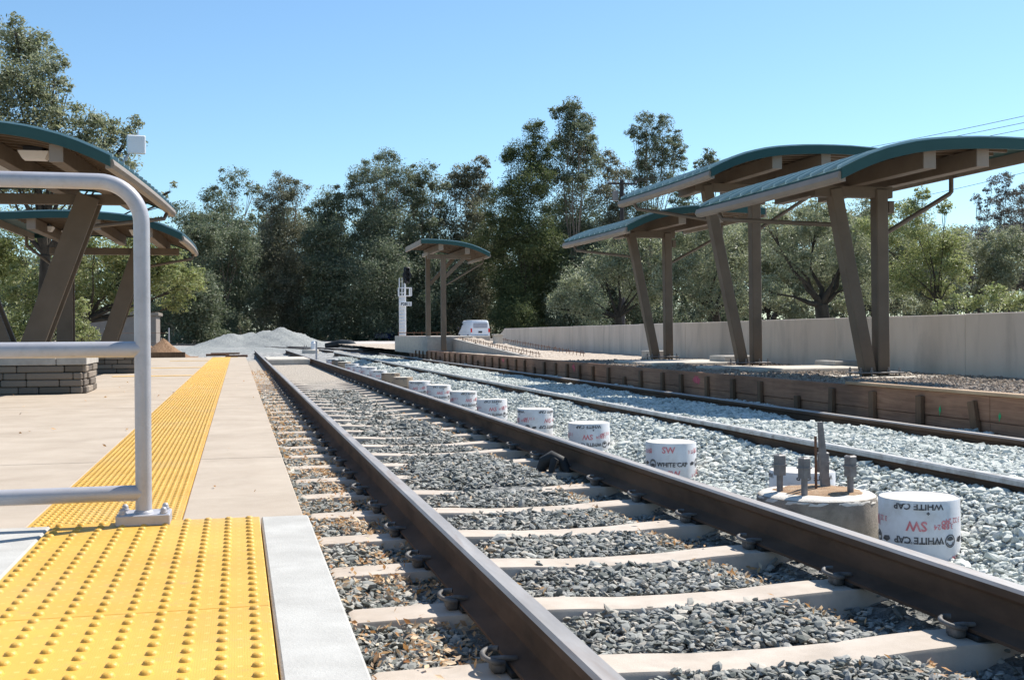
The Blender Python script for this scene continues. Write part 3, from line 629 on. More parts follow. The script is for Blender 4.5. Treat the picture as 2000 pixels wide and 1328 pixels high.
# stone pedestals under the left canopies
def pedestal(x0, x1, y0, y1, h, label):
    r_ = thing('stone_pedestal', ((x0 + x1) / 2, (y0 + y1) / 2, 0), label, 'stone bench', 'stone pedestals under the left canopies')
    cx, cy = (x0 + x1) / 2, (y0 + y1) / 2
    mb = MB(); rows = 4; rh = (h - .10) / rows
    for k in range(rows):
        for face in range(3):
            if face == 0: a, b, fix = x0, x1, y0
            elif face == 1: a, b, fix = y0, y1, x1
            else: a, b, fix = x0, x1, y1
            p_ = a
            while p_ < b - .02:
                q_ = min(p_ + rng.uniform(.22, .6), b); d = rng.uniform(.0, .035)
                if face == 1: mb.box((fix - .06 + d - cx, (p_ + q_) / 2 - cy, (k + .5) * rh), (.16, q_ - p_ - .008, rh - .008), .012, mi=0)
                else:
                    sg = -1 if face == 0 else 1; mb.box(((p_ + q_) / 2 - cx, fix + sg * (d - .06) - cy, (k + .5) * rh), (q_ - p_ - .008, .16, rh - .008), .012)
                p_ = q_
    mb.box((0, 0, (h - .1) / 2), (x1 - x0 - .1, y1 - y0 - .1, h - .12))
    mb.build('stone_cladding', M['ledge'], r_)
    mb = MB(); p_ = x0 - .06
    while p_ < x1:
        q_ = min(p_ + 1.1, x1 + .06); q_ = x1 + .06 if x1 + .06 - q_ < .3 else q_
        mb.box(((p_ + q_) / 2 - cx, 0, h - .045), (q_ - p_ - .008, y1 - y0 + .12, .10), .008); p_ = q_
    mb.build('capstone', M['conc_cap'], r_)
M['ledge'] = island('ledge_stone', [(.15, .125, .10), (.26, .215, .175), (.20, .17, .14), (.33, .275, .22), (.13, .11, .095)], .95, bump=.9)
pedestal(-5.6, -2.03, 16.27, 17.5, .48, 'dark stacked stone pedestal with grey capstone under the nearer left canopy')
pedestal(-5.6, -1.95, 24.4, 25.5, .48, 'dark shaded stone pedestal under the farther left canopy, beyond the first')

# ------------------------------------------------------------------ piers in white paper tubes
TR = .192
def wrap(vs, fs, r_, a0, z0, flip, mb):
    out = []
    for (x_, y_, _) in vs:
        if flip: x_, y_ = -x_, -y_
        a = a0 + x_ / r_; out.append((r_ * math.cos(a), r_ * math.sin(a), z0 + y_))
    mb.add(out, fs)
def ring2d(r0, r1, a0=0, a1=2 * math.pi, n=24):
    vs = []; fs = []
    for k in range(n + 1):
        a = a0 + (a1 - a0) * k / n; vs += [(r0 * math.cos(a), r0 * math.sin(a), 0), (r1 * math.cos(a), r1 * math.sin(a), 0)]
    for k in range(n): fs.append((2 * k, 2 * k + 1, 2 * k + 3, 2 * k + 2))
    return vs, fs
def sh(g, dx, dy, s_=1): return [(x_ * s_ + dx, y_ * s_ + dy, 0) for (x_, y_, _) in g[0]], g[1]
def print_geo():
    blk = MB(); red = MB(); pr_ = TR + .0022; h = .30
    wc = text_geo('WHITE CAP', .0455, .0013); bt = text_geo('BUILDING TRUST ON EVERY JOB', .0150, .0002)
    sw = text_geo('SW', .066, .0016); n18 = text_geo('18', .058, .0008); nn = text_geo('3 22 24', .036, .0004); n10 = text_geo('10', .05, .0008)
    for k in range(3):
        a = k * 2 * math.pi / 3
        def put(g, along, zz, mb_, flip=True): wrap(*g, pr_, a + along / pr_, zz, True, mb_)
        for row, zz in ((0, -.178), (1, -.006)):
            if row == 0:
                put(wc, .10, zz, blk); put(bt, .10, zz + .040 - .062, blk)
            else:
                g = [(x_, y_, z_) for (x_, y_, z_) in wc[0]]; keep = [f for f in wc[1] if max(-q for q in [g[i][1] for i in f]) > -2]
                put(([(x_, max(y_, .004), z_) for (x_, y_, z_) in g], wc[1]), .10, zz + .004 - .012, blk)
            if row == 0:
                lg = sh(ring2d(.026, .032), -.04, .02); wrap(*lg, pr_, a + .10 / pr_, zz, True, blk)
                lg = sh(ring2d(.0, .022, math.pi * 1.08, math.pi * 1.92, 10), -.04, .02); wrap(*lg, pr_, a + .10 / pr_, zz, True, blk)
                lg = sh(ring2d(.017, .022, .2, math.pi - .2, 10), -.04, .022); wrap(*lg, pr_, a + .10 / pr_, zz, True, blk)
                fl = ([(-.035, 0, 0), (0.0, .004, 0), (.012, .022, 0), (-.02, .03, 0), (-.042, .016, 0)], [(0, 1, 2, 3, 4)]); wrap(*sh(fl, -.098, .004), pr_, a + .10 / pr_, zz, True, blk)
        zz = -.102
        put(sw, .02, zz, red); put(n18, .145, zz + .004, red); put(nn, .222, zz + .012, red); put(nn, -.10, zz + .012, red) if False else None
        wrap(*sh(nn, -.14, .014), pr_, a + .02 / pr_, zz, True, red)
        put(nn, .26, -.272, red); put(n10, .2, -.275, red); put(sw, .06, -.28, red)
        dm = ([(0, .009, 0), (.009, 0, 0), (0, -.009, 0), (-.009, 0, 0)], [(0, 1, 2, 3)]); put(dm, .025, -.062, blk)
    return blk, red
blk, red = print_geo()
mb_b = blk; mb_r = red
def pier(i, x_, y_, zt, brown, rot, flip, label, gp='concrete piers in paper tubes'):
    zt += rng.normal(0, .008)
    r_ = thing('concrete_pier', (x_, y_, zt - .42), label, 'pier', gp)
    r_.rotation_euler = (rng.normal(0, .012), rng.normal(0, .012), 0)
    body = MB(); body.lathe([(TR * .99, -.45), (TR, -.05), (TR, .408), (TR - .004, .415), (TR - .006, .412), (TR - .007, .36)], (0, 0, 0), 48, jit=.004); body.build('paper_tube', M['tube_brown' if brown else 'tube'], r_, smooth=50)
    top = MB(); top.lathe([(TR - .007, .36), (TR - .007, .409), (TR * .9, .414), (TR * .5, .418), (.02, .420)], (0, 0, 0), 32, jit=.012); top.build('concrete_top', M['pier_top'], r_, smooth=50)
    for mbp, nm, mt in ((blk, 'black_print', M['ink_black']), (red, 'red_print', M['ink_red'])):
        if brown and nm == 'red_print': continue
        key = nm
        if key not in PRINT: PRINT[key] = mbp.build(nm, mt, r_, smooth=0); o = PRINT[key]
        else: o = PRINT[key].copy(); COL.objects.link(o); o.parent = r_
        o.location = (0, 0, .42 if not flip else .065); o.rotation_euler = (math.pi if flip else 0, 0, rot)
    return r_
PRINT = {}
TUB = [(3.64, 5.56, 0, 0), (3.62, 6.87, 0, 0), (3.56, 9.06, 0, 1), (3.51, 11.19, 0, 0), (3.47, 13.25, 0, 0), (3.46, 15.55, 0, 0), (3.45, 17.62, 0, 0), (3.45, 19.9, 0, 0), (3.43, 21.9, 0, 0), (3.43, 24.2, 1, 0), (3.42, 26.2, 1, 0), (3.40, 28.3, 0, 0), (3.39, 30.4, 0, 0), (3.38, 32.5, 0, 0), (3.38, 34.8, 0, 0), (3.37, 37.3, 1, 0), (3.36, 39.6, 1, 0), (3.36, 42.0, 0, 0)]
for i, (x_, y_, br_, fl) in enumerate(TUB):
    lab = {0: 'white pier with upside-down black and red lettering, just right of the bolted footing', 1: 'white paper covered concrete pier standing behind the bolted footing', 2: 'white paper covered concrete pier with upright lettering, left of the bolted footing',
           9: 'brown paper covered concrete pier, left one of the pair amid the pier row', 10: 'brown paper covered concrete pier, farther one of the pair amid the pier row'}.get(i)
    if lab is None:
        lab = '%s paper covered pier in the row behind the right rail, %s from the near end' % ('brown' if br_ else 'white', ordw(i))
    pier(i, x_ * .901, y_ * .901, -.04, br_, [-1.2, .6, 2.2, .3, 1.2, 2.6][i % 6] + (0 if i else -.86), fl, lab)

# bolted footing
ft = thing('bolted_footing', (3.05, 5.62, -.55), 'rough round concrete footing with four anchor bolts and a leaning grey fin', 'footing')
mb = MB(); mb.lathe([(.318, 0), (.322, .20), (.320, .425), (.312, .446), (.27, .455), (.20, .458), (.10, .460), (.01, .46)], (0, 0, 0), 64, jit=.014); mb.build('concrete_base', M['conc_pier'], ft, smooth=50)
mb = MB(); mb.lathe([(.319, .425), (.316, .440), (.298, .455), (.25, .461), (.20, .463), (.01, .463)], (0, 0, 0), 64, jit=.02); mb.build('lit_rim', M['pier_top'], ft, smooth=50)  # paler ring: bright rim above the shaded side, put into the colour
mb = MB(); mb.lathe([(.262, .448), (.22, .466), (.12, .474), (.01, .477)], (.02, .02, 0), 32, jit=.16); mb.build('dirt_cover', M['dirt'], ft, smooth=50)
def loc_ft(px, Y): q = at(px, 700, Y); return q[0] - 3.05, Y - 5.62
for (px, Y, hh) in ((1522, 5.66, .205), (1570, 5.49, .205), (1660, 5.50, .205), (1607, 5.74, .20)):
    lx, ly = loc_ft(px, Y); mb = MB(); mb.path([(lx, ly, .42), (lx, ly, .46 + hh)], .017, 14); b_ = mb.build('anchor_bolt', M['bolt'], ft, smooth=50)
    mb = MB(); mb.lathe([(.037, .46 + hh - .112), (.037, .46 + hh - .060)], (lx, ly, 0), 6); mb.lathe([(.041, .46 + hh - .060), (.041, .46 + hh - .053)], (lx, ly, 0), 20); mb.lathe([(.036, .46 + hh - .053), (.036, .46 + hh - .006), (.024, .46 + hh)], (lx, ly, 0), 6); mb.build('nut', M['bolt'], b_, smooth=20)
lx, ly = loc_ft(1612, 5.70)
mb = MB(); mb.loft([[(lx - .026, ly - .012, .42), (lx + .028, ly - .012, .43), (lx + .028, ly + .012, .43), (lx - .026, ly + .012, .42)], [(lx - .046, ly - .010, .83), (lx - .022, ly - .010, .83), (lx - .022, ly + .010, .83), (lx - .046, ly + .010, .83)]]); mb.build('steel_fin', M['bolt'], ft, smooth=20)
mb = MB(); lx2, ly2 = loc_ft(1593, 5.62); mb.path([(lx2, ly2, .43), (lx2 - .003, ly2, .76)], .0075, 8); mb.build('stake', M['rust'], ft)

# far footing with white tube, marker post, black pipe
ff = thing('bolted_footing', (3.55, 58, -.4), 'small far concrete footing carrying a white cylinder near the end of the near track', 'footing')
mb = MB(); mb.lathe([(.42, 0), (.42, .36), (.38, .40), (.01, .41)], (0, 0, 0), 28); mb.build('concrete_base', M['conc_pad'], ff)
mb = MB(); mb.lathe([(.12, .38), (.12, .72), (.09, .76), (.09, .82), (.01, .84)], (.14, 0, 0), 20); mb.build('white_cylinder', M['white'], ff)
for dx in (-.3, -.2): mb = MB(); mb.path([(dx, 0, .38), (dx, 0, .62)], .02, 8); mb.build('anchor_bolt', M['bolt'], ff)
mb = MB(); mb.box((0, 0, .30), (.07, .04, .95), .005); mb.box((0, 0, .77), (.09, .05, .03), .004)
o = tag(mb.build('marker_post', M['galv'], loc=(3.05, 46, -.3)), 'thin grey marker post standing among the far piers', 'post')
pipe = MB(); pts = [(0, 0, 0), (.2, -2.2, .06), (.35, -4.6, .04)]; pipe.path([(-.6, 0, .1), (.4, -.4, .28), (.8, -3, .25), (.85, -6, .05)], [.2, .26, .26, .2], 14)
tag(pipe.build('plastic_pipe', M['pad'], smooth=60, loc=(6.4, 78, -.15)), 'short fat black plastic pipe lying by the far paved road', 'pipe')

# ------------------------------------------------------------------ right platform: formwork, gravel, wall
FX = 5.93
for c_, (za, zb_) in enumerate(((.035, .245), (-.18, .031))):
    y = 3.2; k = 0
    while y < 40:
        L_ = 4.88; e = min(y + L_, 40.2)
        mb = MB(); mb.box((0, 0, 0), (.04, e - y - .006, zb_ - za), .004)
        drop = -.03 * sm(25, 40, (y + e) / 2)
        o = mb.build('form_board', M['board'], loc=(FX + .022 + rng.normal(0, .003), (y + e) / 2, (za + zb_) / 2 + float(drop)))
        tag(o, 'weathered %s plank of the track-side formwork, %s from the near end' % ('upper' if c_ == 0 else 'lower', ordw(k)), 'form board', 'planks of the track-side formwork'); y = e; k += 1
sy = [3.41 + .8 * k for k in range(46)]; sy = [v for v in sy if v < 40]
smesh = None
for i, y in enumerate(sy):
    h = .42 if i % 7 != 3 else .30
    mb = MB(); mb.box((0, 0, h / 2 - .02), (.04, .085, h), .004)
    lean = 0 if abs(y - 8.2) > .3 else .24
    o = mb.build('wooden_stake', M['stake'], loc=(FX - .020 - .003, y + rng.normal(0, .03), -.2)); o.rotation_euler = (rng.normal(0, .02) - lean, 0, 0)
    tag(o, ('short leaning brown stake nailed to the near end of the formwork' if lean else 'brown wooden stake bracing the formwork, %s counted from the near end' % ordw(i)), 'stake', 'stakes bracing the formwork')
# paint marks on boards belong to boards
bds = [o for o in COL.objects if o.name.startswith('form_board')]
def mark(y, z0, z1, w_, m_, nm):
    host = min([o for o in bds], key=lambda o: abs(o.location.y - y) + abs(o.location.z - (z0 + z1) / 2) * 3)
    mb = MB(); n = 11; up_e = []; dn_e = []
    for k in range(n):
        yy = y + (k / (n - 1) - .5) * w_ * 1.6 - host.location.y; mid = (z0 + z1) / 2 + rng.normal(0, .015); hh_ = (z1 - z0) * rng.uniform(.12, .5) * math.sin(math.pi * (k + .6) / n)
        dn_e.append((FX - .0025 - host.location.x, yy, mid - hh_ - host.location.z)); up_e.append((FX - .0025 - host.location.x, yy, mid + hh_ - host.location.z))
    mb.add(dn_e + up_e, [(k, k + 1, n + k + 1, n + k) for k in range(n - 1)])
    mb.build(nm, m_, host, smooth=0)
for (y, w_) in ((14.15, .16), (19.85, .12), (25.5, .14), (29.0, .1)): mark(y, .06, .22, w_, M['pinkpaint'], 'pink_paint_mark')
for (y, w_) in ((8.75, .02), (7.95, .02)): mark(y, .04, .13, w_, M['greenpaint'], 'green_paint_mark')
# gravel bed of the right platform
px_ = np.linspace(FX + .045, 12, 50); py_ = np.linspace(2, 70, 190)
BX, BY = np.meshgrid(px_, py_)
def hb(x, y): return .20 + .014 * wav(x, y, 1.3, 3) - .05 * sm(30, 45, y)
BZ = hb(BX, BY); ii = np.arange(BX.size).reshape(BX.shape)
BF = np.stack([ii[:-1, :-1].ravel(), ii[:-1, 1:].ravel(), ii[1:, 1:].ravel(), ii[1:, :-1].ravel()], 1)
t = NT('tan_gravel'); p = t.pos(); vo = t.new('ShaderNodeTexVoronoi'); vo.inputs['Scale'].default_value = 26; t.link(p, vo.inputs['Vector'])
bw = t.new('ShaderNodeRGBToBW'); t.link(vo.outputs['Color'], bw.inputs[0]); c1 = t.ramp(bw.outputs[0], [(.2, (.27, .22, .175)), (.5, (.43, .36, .29)), (.8, (.58, .50, .42))])
t.link(t.mix(t.math('MULTIPLY', t.noise(p, 1.1, 5), .6), c1, (.42, .34, .26)), t.b.inputs['Base Color']); t.b.inputs['Roughness'].default_value = .95; t.bump(vo.outputs['Distance'], .9, .02); M['tangravel'] = t.m
tag(fast_mesh('gravel_bed', np.stack([BX.ravel(), BY.ravel(), BZ.ravel()], 1), BF, M['tangravel'], smooth=True), kind='structure')
VV = []; FF = []; off = 0
for (y0, y1, dn, sz) in ((6, 13, 900, .016), (13, 22, 420, .022)):
    x, y = scatter(FX + .06, 9.6, y0, y1, dn); keep = x < 8.75 + .05 * (y - 11); x, y = x[keep], y[keep]
    V, F = stones(np.stack([x, y, hb(x, y) + rng.uniform(-.006, .01, len(x))], 1), sz * rng.lognormal(0, .3, len(x)), (.8, .6), .7); VV.append(V); FF.append(F + off); off += len(V)
tag(fast_mesh('brown_gravel', np.concatenate(VV), np.concatenate(FF), M['brownstone']), 'loose brown gravel covering the unfinished right platform', 'gravel', kind='stuff')
# plank walkway at the near right corner
mb = MB(); mb.box((6.75, 5.6, .225), (1.5, 4.9, .035), .006); tag(mb.build('plywood_sheet', M['boardpale']), 'pale flat plywood sheet lying on the gravel behind the near formwork', 'plywood')
mb = MB(); mb.box((FX + .02, 7.7, .262), (.09, 5.2, .03), .005); tag(mb.build('top_plank', M['boardpale']), 'pale thin plank laid along the top of the near formwork', 'plank')
# pads and boxes
def pad(name, x0, x1, y0, y1, z0, z1, label, cat, m_='conc_pad'):
    mb = MB(); mb.box(((x0 + x1) / 2, (y0 + y1) / 2, (z0 + z1) / 2), (x1 - x0, y1 - y0, z1 - z0), .012); return tag(mb.build(name, M[m_]), label, cat)
pad('concrete_pad', 7.1, 8.75, 14.45, 15.7, .12, .262, 'flat pale concrete pad left of the nearest right canopy post', 'concrete pad')
pad('concrete_pad', 6.9, 7.6, 15.9, 16.5, .12, .25, 'small low concrete pad in front of the middle right canopy', 'concrete pad')
pad('concrete_pad', 6.75, 8.5, 17.9, 20.0, .12, .262, 'flat concrete pad in front of the farthest right canopy', 'concrete pad')
pad('concrete_pad', 7.25, 8.5, 12.3, 13.25, .12, .215, 'thin pale pad under the feet of the nearest right canopy', 'concrete pad')
pad('utility_box', 8.1, 8.75, 18.1, 18.75, .12, .36, 'low grey concrete utility box beside the middle right canopy', 'utility box', 'conc_cap')
pad('utility_box', 8.45, 8.95, 22.6, 23.2, .12, .38, 'small grey concrete utility box beside the farthest right canopy', 'utility box', 'conc_cap')
pad('utility_box', 8.6, 9.05, 15.3, 15.9, .12, .33, 'grey concrete utility box against the wall by the nearest right canopy', 'utility box', 'conc_cap')
pad('concrete_pad', 9.1, 10.0, 10.2, 11.2, .12, .235, 'thin concrete pad against the wall at the right edge', 'concrete pad')
# wall
w0, w1 = np.array((8.62, 5.5)), np.array((11.1, 47.5)); dw = (w1 - w0); LW = np.linalg.norm(dw); ang = math.atan2(dw[0], dw[1])
mb = MB(); seg = 3.66; n = int(LW // seg)
Rz = Matrix.Rotation(-ang, 3, 'Z')
for k in range(n + 1):
    a, b = k * seg, min((k + 1) * seg, LW); c0 = w0 + dw * ((a + b) / 2 / LW)
    mb.box((c0[0] + .15 - w0[0], c0[1] - w0[1], .44), (.30, b - a - .01, 1.10 - .06 * (k / n) + .008 * (k % 2)), .012, Rz)
c0 = w1 + dw / LW * .9; mb.loft([[(w1[0] - w0[0] + .02, w1[1] - w0[1], -.1), (w1[0] - w0[0] + .30, w1[1] - w0[1], -.1), (w1[0] - w0[0] + .30, w1[1] - w0[1], .955), (w1[0] - w0[0] + .02, w1[1] - w0[1], .955)], [(c0[0] - w0[0] + .05, c0[1] - w0[1] + 1.6, -.1), (c0[0] - w0[0] + .33, c0[1] - w0[1] + 1.6, -.1), (c0[0] - w0[0] + .33, c0[1] - w0[1] + 1.6, .35), (c0[0] - w0[0] + .05, c0[1] - w0[1] + 1.6, .35)]])
tag(mb.build('concrete_wall', M['conc_wall'], loc=(w0[0], w0[1], 0)), 'long grey board-formed concrete wall behind the right platform', 'wall')
# raised ramp block under the far canopy
rb = thing('ramp_block', (7, 36.5, .1), 'raised grey concrete ramp block under the small far canopy', 'ramp')
mb = MB(); mb.box((6.98 - 7, 40.2 - 36.5, .28), (2.1, 7.7, .60), .015); mb.build('landing', M['conc_cap'], rb)
nu, nv = 26, 90; U, Vv = np.meshgrid(np.linspace(6.86, 8.25, nu), np.linspace(25.0, 36.4, nv))
cr_ = (Vv - 25) / 11.4; Zr = .17 + .43 * cr_ ** 1.15 * (1 - .55 * sm(7.5, 8.25, U)) + .05 * wav(U, Vv, 2.6, 2) * (.3 + cr_) + .02 * wav(U, Vv, 7, 1)
ii = np.arange(U.size).reshape(U.shape); RFc = np.stack([ii[:-1, :-1].ravel(), ii[:-1, 1:].ravel(), ii[1:, 1:].ravel(), ii[1:, :-1].ravel()], 1)
fast_mesh('ramp_fill', np.stack([U.ravel() - 7, Vv.ravel() - 36.5, Zr.ravel() - .1], 1), RFc, M['tangravel'], rb, smooth=True)
mb = MB(); mb.loft([[(6.78 - 7, 36.3 - 36.5, -.1), (6.9 - 7, 36.3 - 36.5, -.1), (6.9 - 7, 36.3 - 36.5, .50), (6.78 - 7, 36.3 - 36.5, .50)], [(6.78 - 7, 26.5 - 36.5, -.1), (6.9 - 7, 26.5 - 36.5, -.1), (6.9 - 7, 26.5 - 36.5, .10), (6.78 - 7, 26.5 - 36.5, .10)]]); mb.build('curb_wall', M['conc_cap'], rb)
def rebar(x_, label):
    mb = MB(); f = lambda y: .62 - .40 * (36.3 - y) / 11.3
    mb.path([(x_, 36.3, f(36.3) + .02), (x_, 26, f(26) + .02)], .009, 6)
    for y in np.arange(26.1, 36.3, .3): mb.path([(x_, y, f(y) - .06), (x_ + rng.normal(0, .02), y + rng.normal(0, .03), f(y) + rng.uniform(.03, .08))], .008, 5)
    tag(mb.build('rebar_cage', M['rust'], smooth=0), label, 'rebar', 'rusty rebar rows along the ramp')
rebar(6.95, 'rusty rebar row along the track side edge of the far ramp'); rebar(8.05, 'rusty rebar row along the wall side edge of the far ramp')
mb = MB(); 
for dz in (.02, .14): mb.path([(5.98, 43.5, .66 + dz), (8.0, 43.5, .66 + dz)], .014, 6)
for x_ in np.arange(6.0, 8.0, .3): mb.path([(x_, 43.5, .62), (x_, 43.5, .84)], .012, 5)
tag(mb.build('rebar_cage', M['rust'], smooth=0), 'rusty rebar frame on top of the raised landing by the far canopy posts', 'rebar', 'rusty rebar rows along the ramp')
mb = MB(); mb.box((0, 0, .12), (.24, .26, .26), .01); mb.box((0, 0, .26), (.30, .32, .04), .008)
tag(mb.build('concrete_post_base', M['conc_pad'], loc=(7.55, 33.2, .46)), 'small pale square concrete block with a cap on the far ramp', 'concrete block')

# ------------------------------------------------------------------ far ground: road, piles, vehicles, signal, shed, pole
mb = MB(); mb.add([(7.4, 62, .0), (30, 62, .0), (60, 190, .06), (7.8, 190, .06)], [(0, 1, 2, 3)]); mb.add([(7.4, 62, -.4), (30, 62, -.4), (60, 190, -.4), (7.8, 190, -.4)], [(0, 1, 2, 3)])
tag(mb.build('road', mat('pale_road', (.42, .385, .36), (.52, .48, .45), 1.5, .9, .2, 30, .01)), kind='structure')
def mound(name, cx, cy, wx, wy, peaks, m_, label, zb=-.25):
    n = 60; xs = np.linspace(-1, 1, n); X_, Y_ = np.meshgrid(xs * wx, xs * wy); Z_ = np.zeros_like(X_)
    for (px, py, hh, s_) in peaks: Z_ = np.maximum(Z_, hh - s_ * np.hypot(X_ - px, (Y_ - py)) + .08 * hh * wav(X_, Y_, 2.2, px))
    Z_ = np.maximum(Z_, -.1) + .025 * wav(X_, Y_, 5, 1) * np.clip(Z_, 0, 1)
    Z_ = .15 * np.log1p(np.exp(Z_ / .15)) - .12
    ii = np.arange(n * n).reshape(n, n); F = np.stack([ii[:-1, :-1].ravel(), ii[:-1, 1:].ravel(), ii[1:, 1:].ravel(), ii[1:, :-1].ravel()], 1)
    o = fast_mesh(name, np.stack([X_.ravel(), Y_.ravel(), Z_.ravel()], 1), F, m_, smooth=True); o.location = (cx, cy, zb); return tag(o, label, 'mound')
t = NT('grey_gravel_pile'); p = t.pos(); n_ = t.noise(p, 9, 9, .8); t.link(t.ramp(n_, [(.3, (.17, .18, .175)), (.5, (.30, .31, .30)), (.7, (.44, .45, .43))]), t.b.inputs['Base Color']); t.b.inputs['Roughness'].default_value = .95; t.bump(n_, 1, .12); M['pile'] = t.m
mound('gravel_pile', at(510, 668, 86)[0], 86, 7.5, 6, ((-2.1, 0, 1.30, .36), (-.7, .5, 1.36, .36), (.5, .2, 1.52, .36), (1.5, -.3, 1.68, .38)), M['pile'], 'broad pale grey gravel pile with two humps before the far trees', -.28)
mound('gravel_spread', at(430, 672, 66)[0], 66, 6.5, 7, ((-1.0, 0, .42, .09), (2.5, 1, .36, .1)), M['pile'], 'low flat spread of grey gravel beyond the platform end', -.2)
t = NT('brown_soil_pile'); p = t.pos(); n_ = t.noise(p, 14, 9, .8); t.link(t.ramp(n_, [(.3, (.15, .075, .035)), (.5, (.28, .16, .085)), (.7, (.40, .26, .16))]), t.b.inputs['Base Color']); t.b.inputs['Roughness'].default_value = .95; t.bump(n_, 1, .06); M['soil'] = t.m
mound('soil_pile', -2.75, 45, 1.3, 1.2, ((0, 0, .78, .72), (-.5, .1, .6, .7)), M['soil'], 'small brown soil pile at the far end of the left platform', -.05)
mb = MB(); mb.box((0, 0, .1), (1.9, .06, .22), .006); mb.box((.9, .1, .1), (.06, .3, .2), .006); tag(mb.build('timber_edging', M['stake'], loc=(-2.8, 43, -.06)), 'low brown timber edging in front of the soil pile', 'timber')
for k, (px, yy, l_, lab) in enumerate(((425, 52, 1.0, 'dark rusty steel bar lying on far gravel, nearer the soil pile'), (462, 49, .9, 'short dark timber offcut lying on far gravel before the rail end'), (440, 58, 1.4, 'long dark steel bar lying on the far gravel spread'))):
    q = at(px, 680, yy); mb = MB(); mb.box((0, 0, 0), (l_, .12, .10), .01, Matrix.Rotation(.1 * k, 3, 'Z')); tag(mb.build('steel_bar', M['rust'], loc=(q[0], yy, float(hgt(q[0], yy)) + .06)), lab, 'bar')

# van seen from behind
vq = at(925, 652, 100); van = thing('van', (vq[0], 100, .0), 'white van seen from behind with red tail lights beyond the ramp', 'van')
van.rotation_euler = (0, 0, R(3))
def van_build():
    hw = .92
    sec = [(-2.3, .35, 1.75, .90), (-2.2, .30, 1.88, .95), (-.6, .28, 1.92, 1.0), (.9, .28, 1.90, .98), (1.7, .28, 1.30, .92), (2.5, .30, 1.08, .84), (2.65, .38, .85, .78)]
    mb = MB(); rings = []
    for (y, zb_, zt, wk) in sec:
        yy = y; w_ = hw * wk; tw = w_ * .86
        rings.append([(-w_, yy, zb_), (-w_ * 1.02, yy, (zb_ + zt) * .45), (-w_ * .98, yy, zb_ + (zt - zb_) * .62), (-tw, yy, zt - .10), (-tw * .86, yy, zt), (tw * .86, yy, zt), (tw, yy, zt - .10), (w_ * .98, yy, zb_ + (zt - zb_) * .62), (w_ * 1.02, yy, (zb_ + zt) * .45), (w_, yy, zb_)])
    mb.loft(rings); body = mb.build('body', M['white'], van, smooth=40)
    mb = MB(); mb.box((0, -2.325, 1.42), (1.25, .02, .42), .01); mb.build('rear_window', M['van_glass'], van)
    mb = MB(); mb.box((0, -2.36, .48), (1.7, .12, .2), .03); mb.build('rear_bumper', M['van_grey'], van)
    for sx in (-1, 1):
        mb = MB(); mb.box((sx * .80, -2.30, 1.0), (.14, .05, .34), .015); mb.build('tail_light', M['tail'], van)
        mb = MB(); mb.box((sx * .83, .95, 1.45), (.03, .8, .36), .01); mb.build('side_window', M['glass'], van)
        mb = MB(); mb.box((sx * 1.02, 1.5, 1.2), (.16, .1, .22), .03); mb.build('side_mirror', M['black'], van)
        for y in (-1.5, 1.7):
            mb = MB(); mb.path([(sx * .72, y, .33), (sx * .92, y, .33)], .33, 22); wl_ = mb.build('wheel', M['black'], van)
            mb = MB(); mb.path([(sx * .90, y, .33), (sx * .93, y, .33)], .19, 16); mb.build('rim', M['galv'], wl_)
    mb = MB(); mb.box((0, -2.335, .86), (.34, .02, .15), .004); mb.build('number_plate', M['black'], van)
M['tail'] = mat('red_lens', (.55, .01, .015), (.65, .02, .02), 3, .25, 0)
M['van_glass'] = mat('van_rear_glass', (.30, .31, .36), (.36, .37, .42), 3, .15, 0); M['van_grey'] = mat('bumper_grey', (.32, .33, .36), (.38, .39, .42), 3, .5, 0)
van_build()
cq = at(755, 655, 118); car = thing('car', (cq[0], 118, -.02), 'dark blue car in tree shade behind the signal mast', 'car')
mb = MB(); rings = []
for (x_, zb_, zt, hw) in ((-2.1, .35, .75, .7), (-1.9, .25, .9, .82), (-1.2, .22, .98, .86), (-.7, .22, 1.42, .84), (.5, .22, 1.45, .84), (1.1, .22, .95, .86), (1.9, .25, .85, .8), (2.1, .35, .7, .7)):
    rings.append([(x_, -hw, zb_), (x_, -hw, zt * .62), (x_, -hw * .8, zt), (x_, hw * .8, zt), (x_, hw, zt * .62), (x_, hw, zb_)])
car.rotation_euler = (0, 0, R(68)); mb.loft(rings); mb.build('body', M['blue'], car, smooth=40)
mb = MB(); mb.box((-.1, -.76, 1.15), (1.4, .1, .3), .03); mb.build('side_window', M['glass'], car)
for x_ in (-1.3, 1.3): mb = MB(); mb.path([(x_, -.88, .31), (x_, -.66, .31)], .31, 20); mb.build('wheel', M['black'], car)

sg = thing('signal_mast', (8.6, 60, -.1), 'white railway signal mast with ladder, black signal head and number plate', 'signal')
def sgl(px, py): q = at(px, py, 60); return np.array((q[0] - 8.6, 0, q[2] + .1))
mb = MB(); mb.box((0.03, 0, .28), (.32, .3, .60), .01); mb.build('base_box', M['galv'], sg)
zt = sgl(790, 545)[2]
mb = MB(); mb.path([(.03, 0, .5), (.03, 0, zt + .35)], .055, 14); mb.build('mast', M['white'], sg, smooth=60)
mb = MB(); xl = sgl(780, 600)[0]
for x_ in (xl - .02, xl + .26): mb.path([(x_, -.12, .25), (x_, -.12, zt)], .02, 8)
for z_ in np.arange(.3, zt - .6, .17): mb.path([(xl - .02, -.12, z_), (xl + .26, -.12, z_)], .03, 6)
mb.box((xl + .12, -.08, .35 + (zt - 1.0) / 2), (.24, .02, zt - 1.5), .004); mb.build('ladder', M['white'], sg)
mb = MB(); zc = sgl(790, 578)[2]
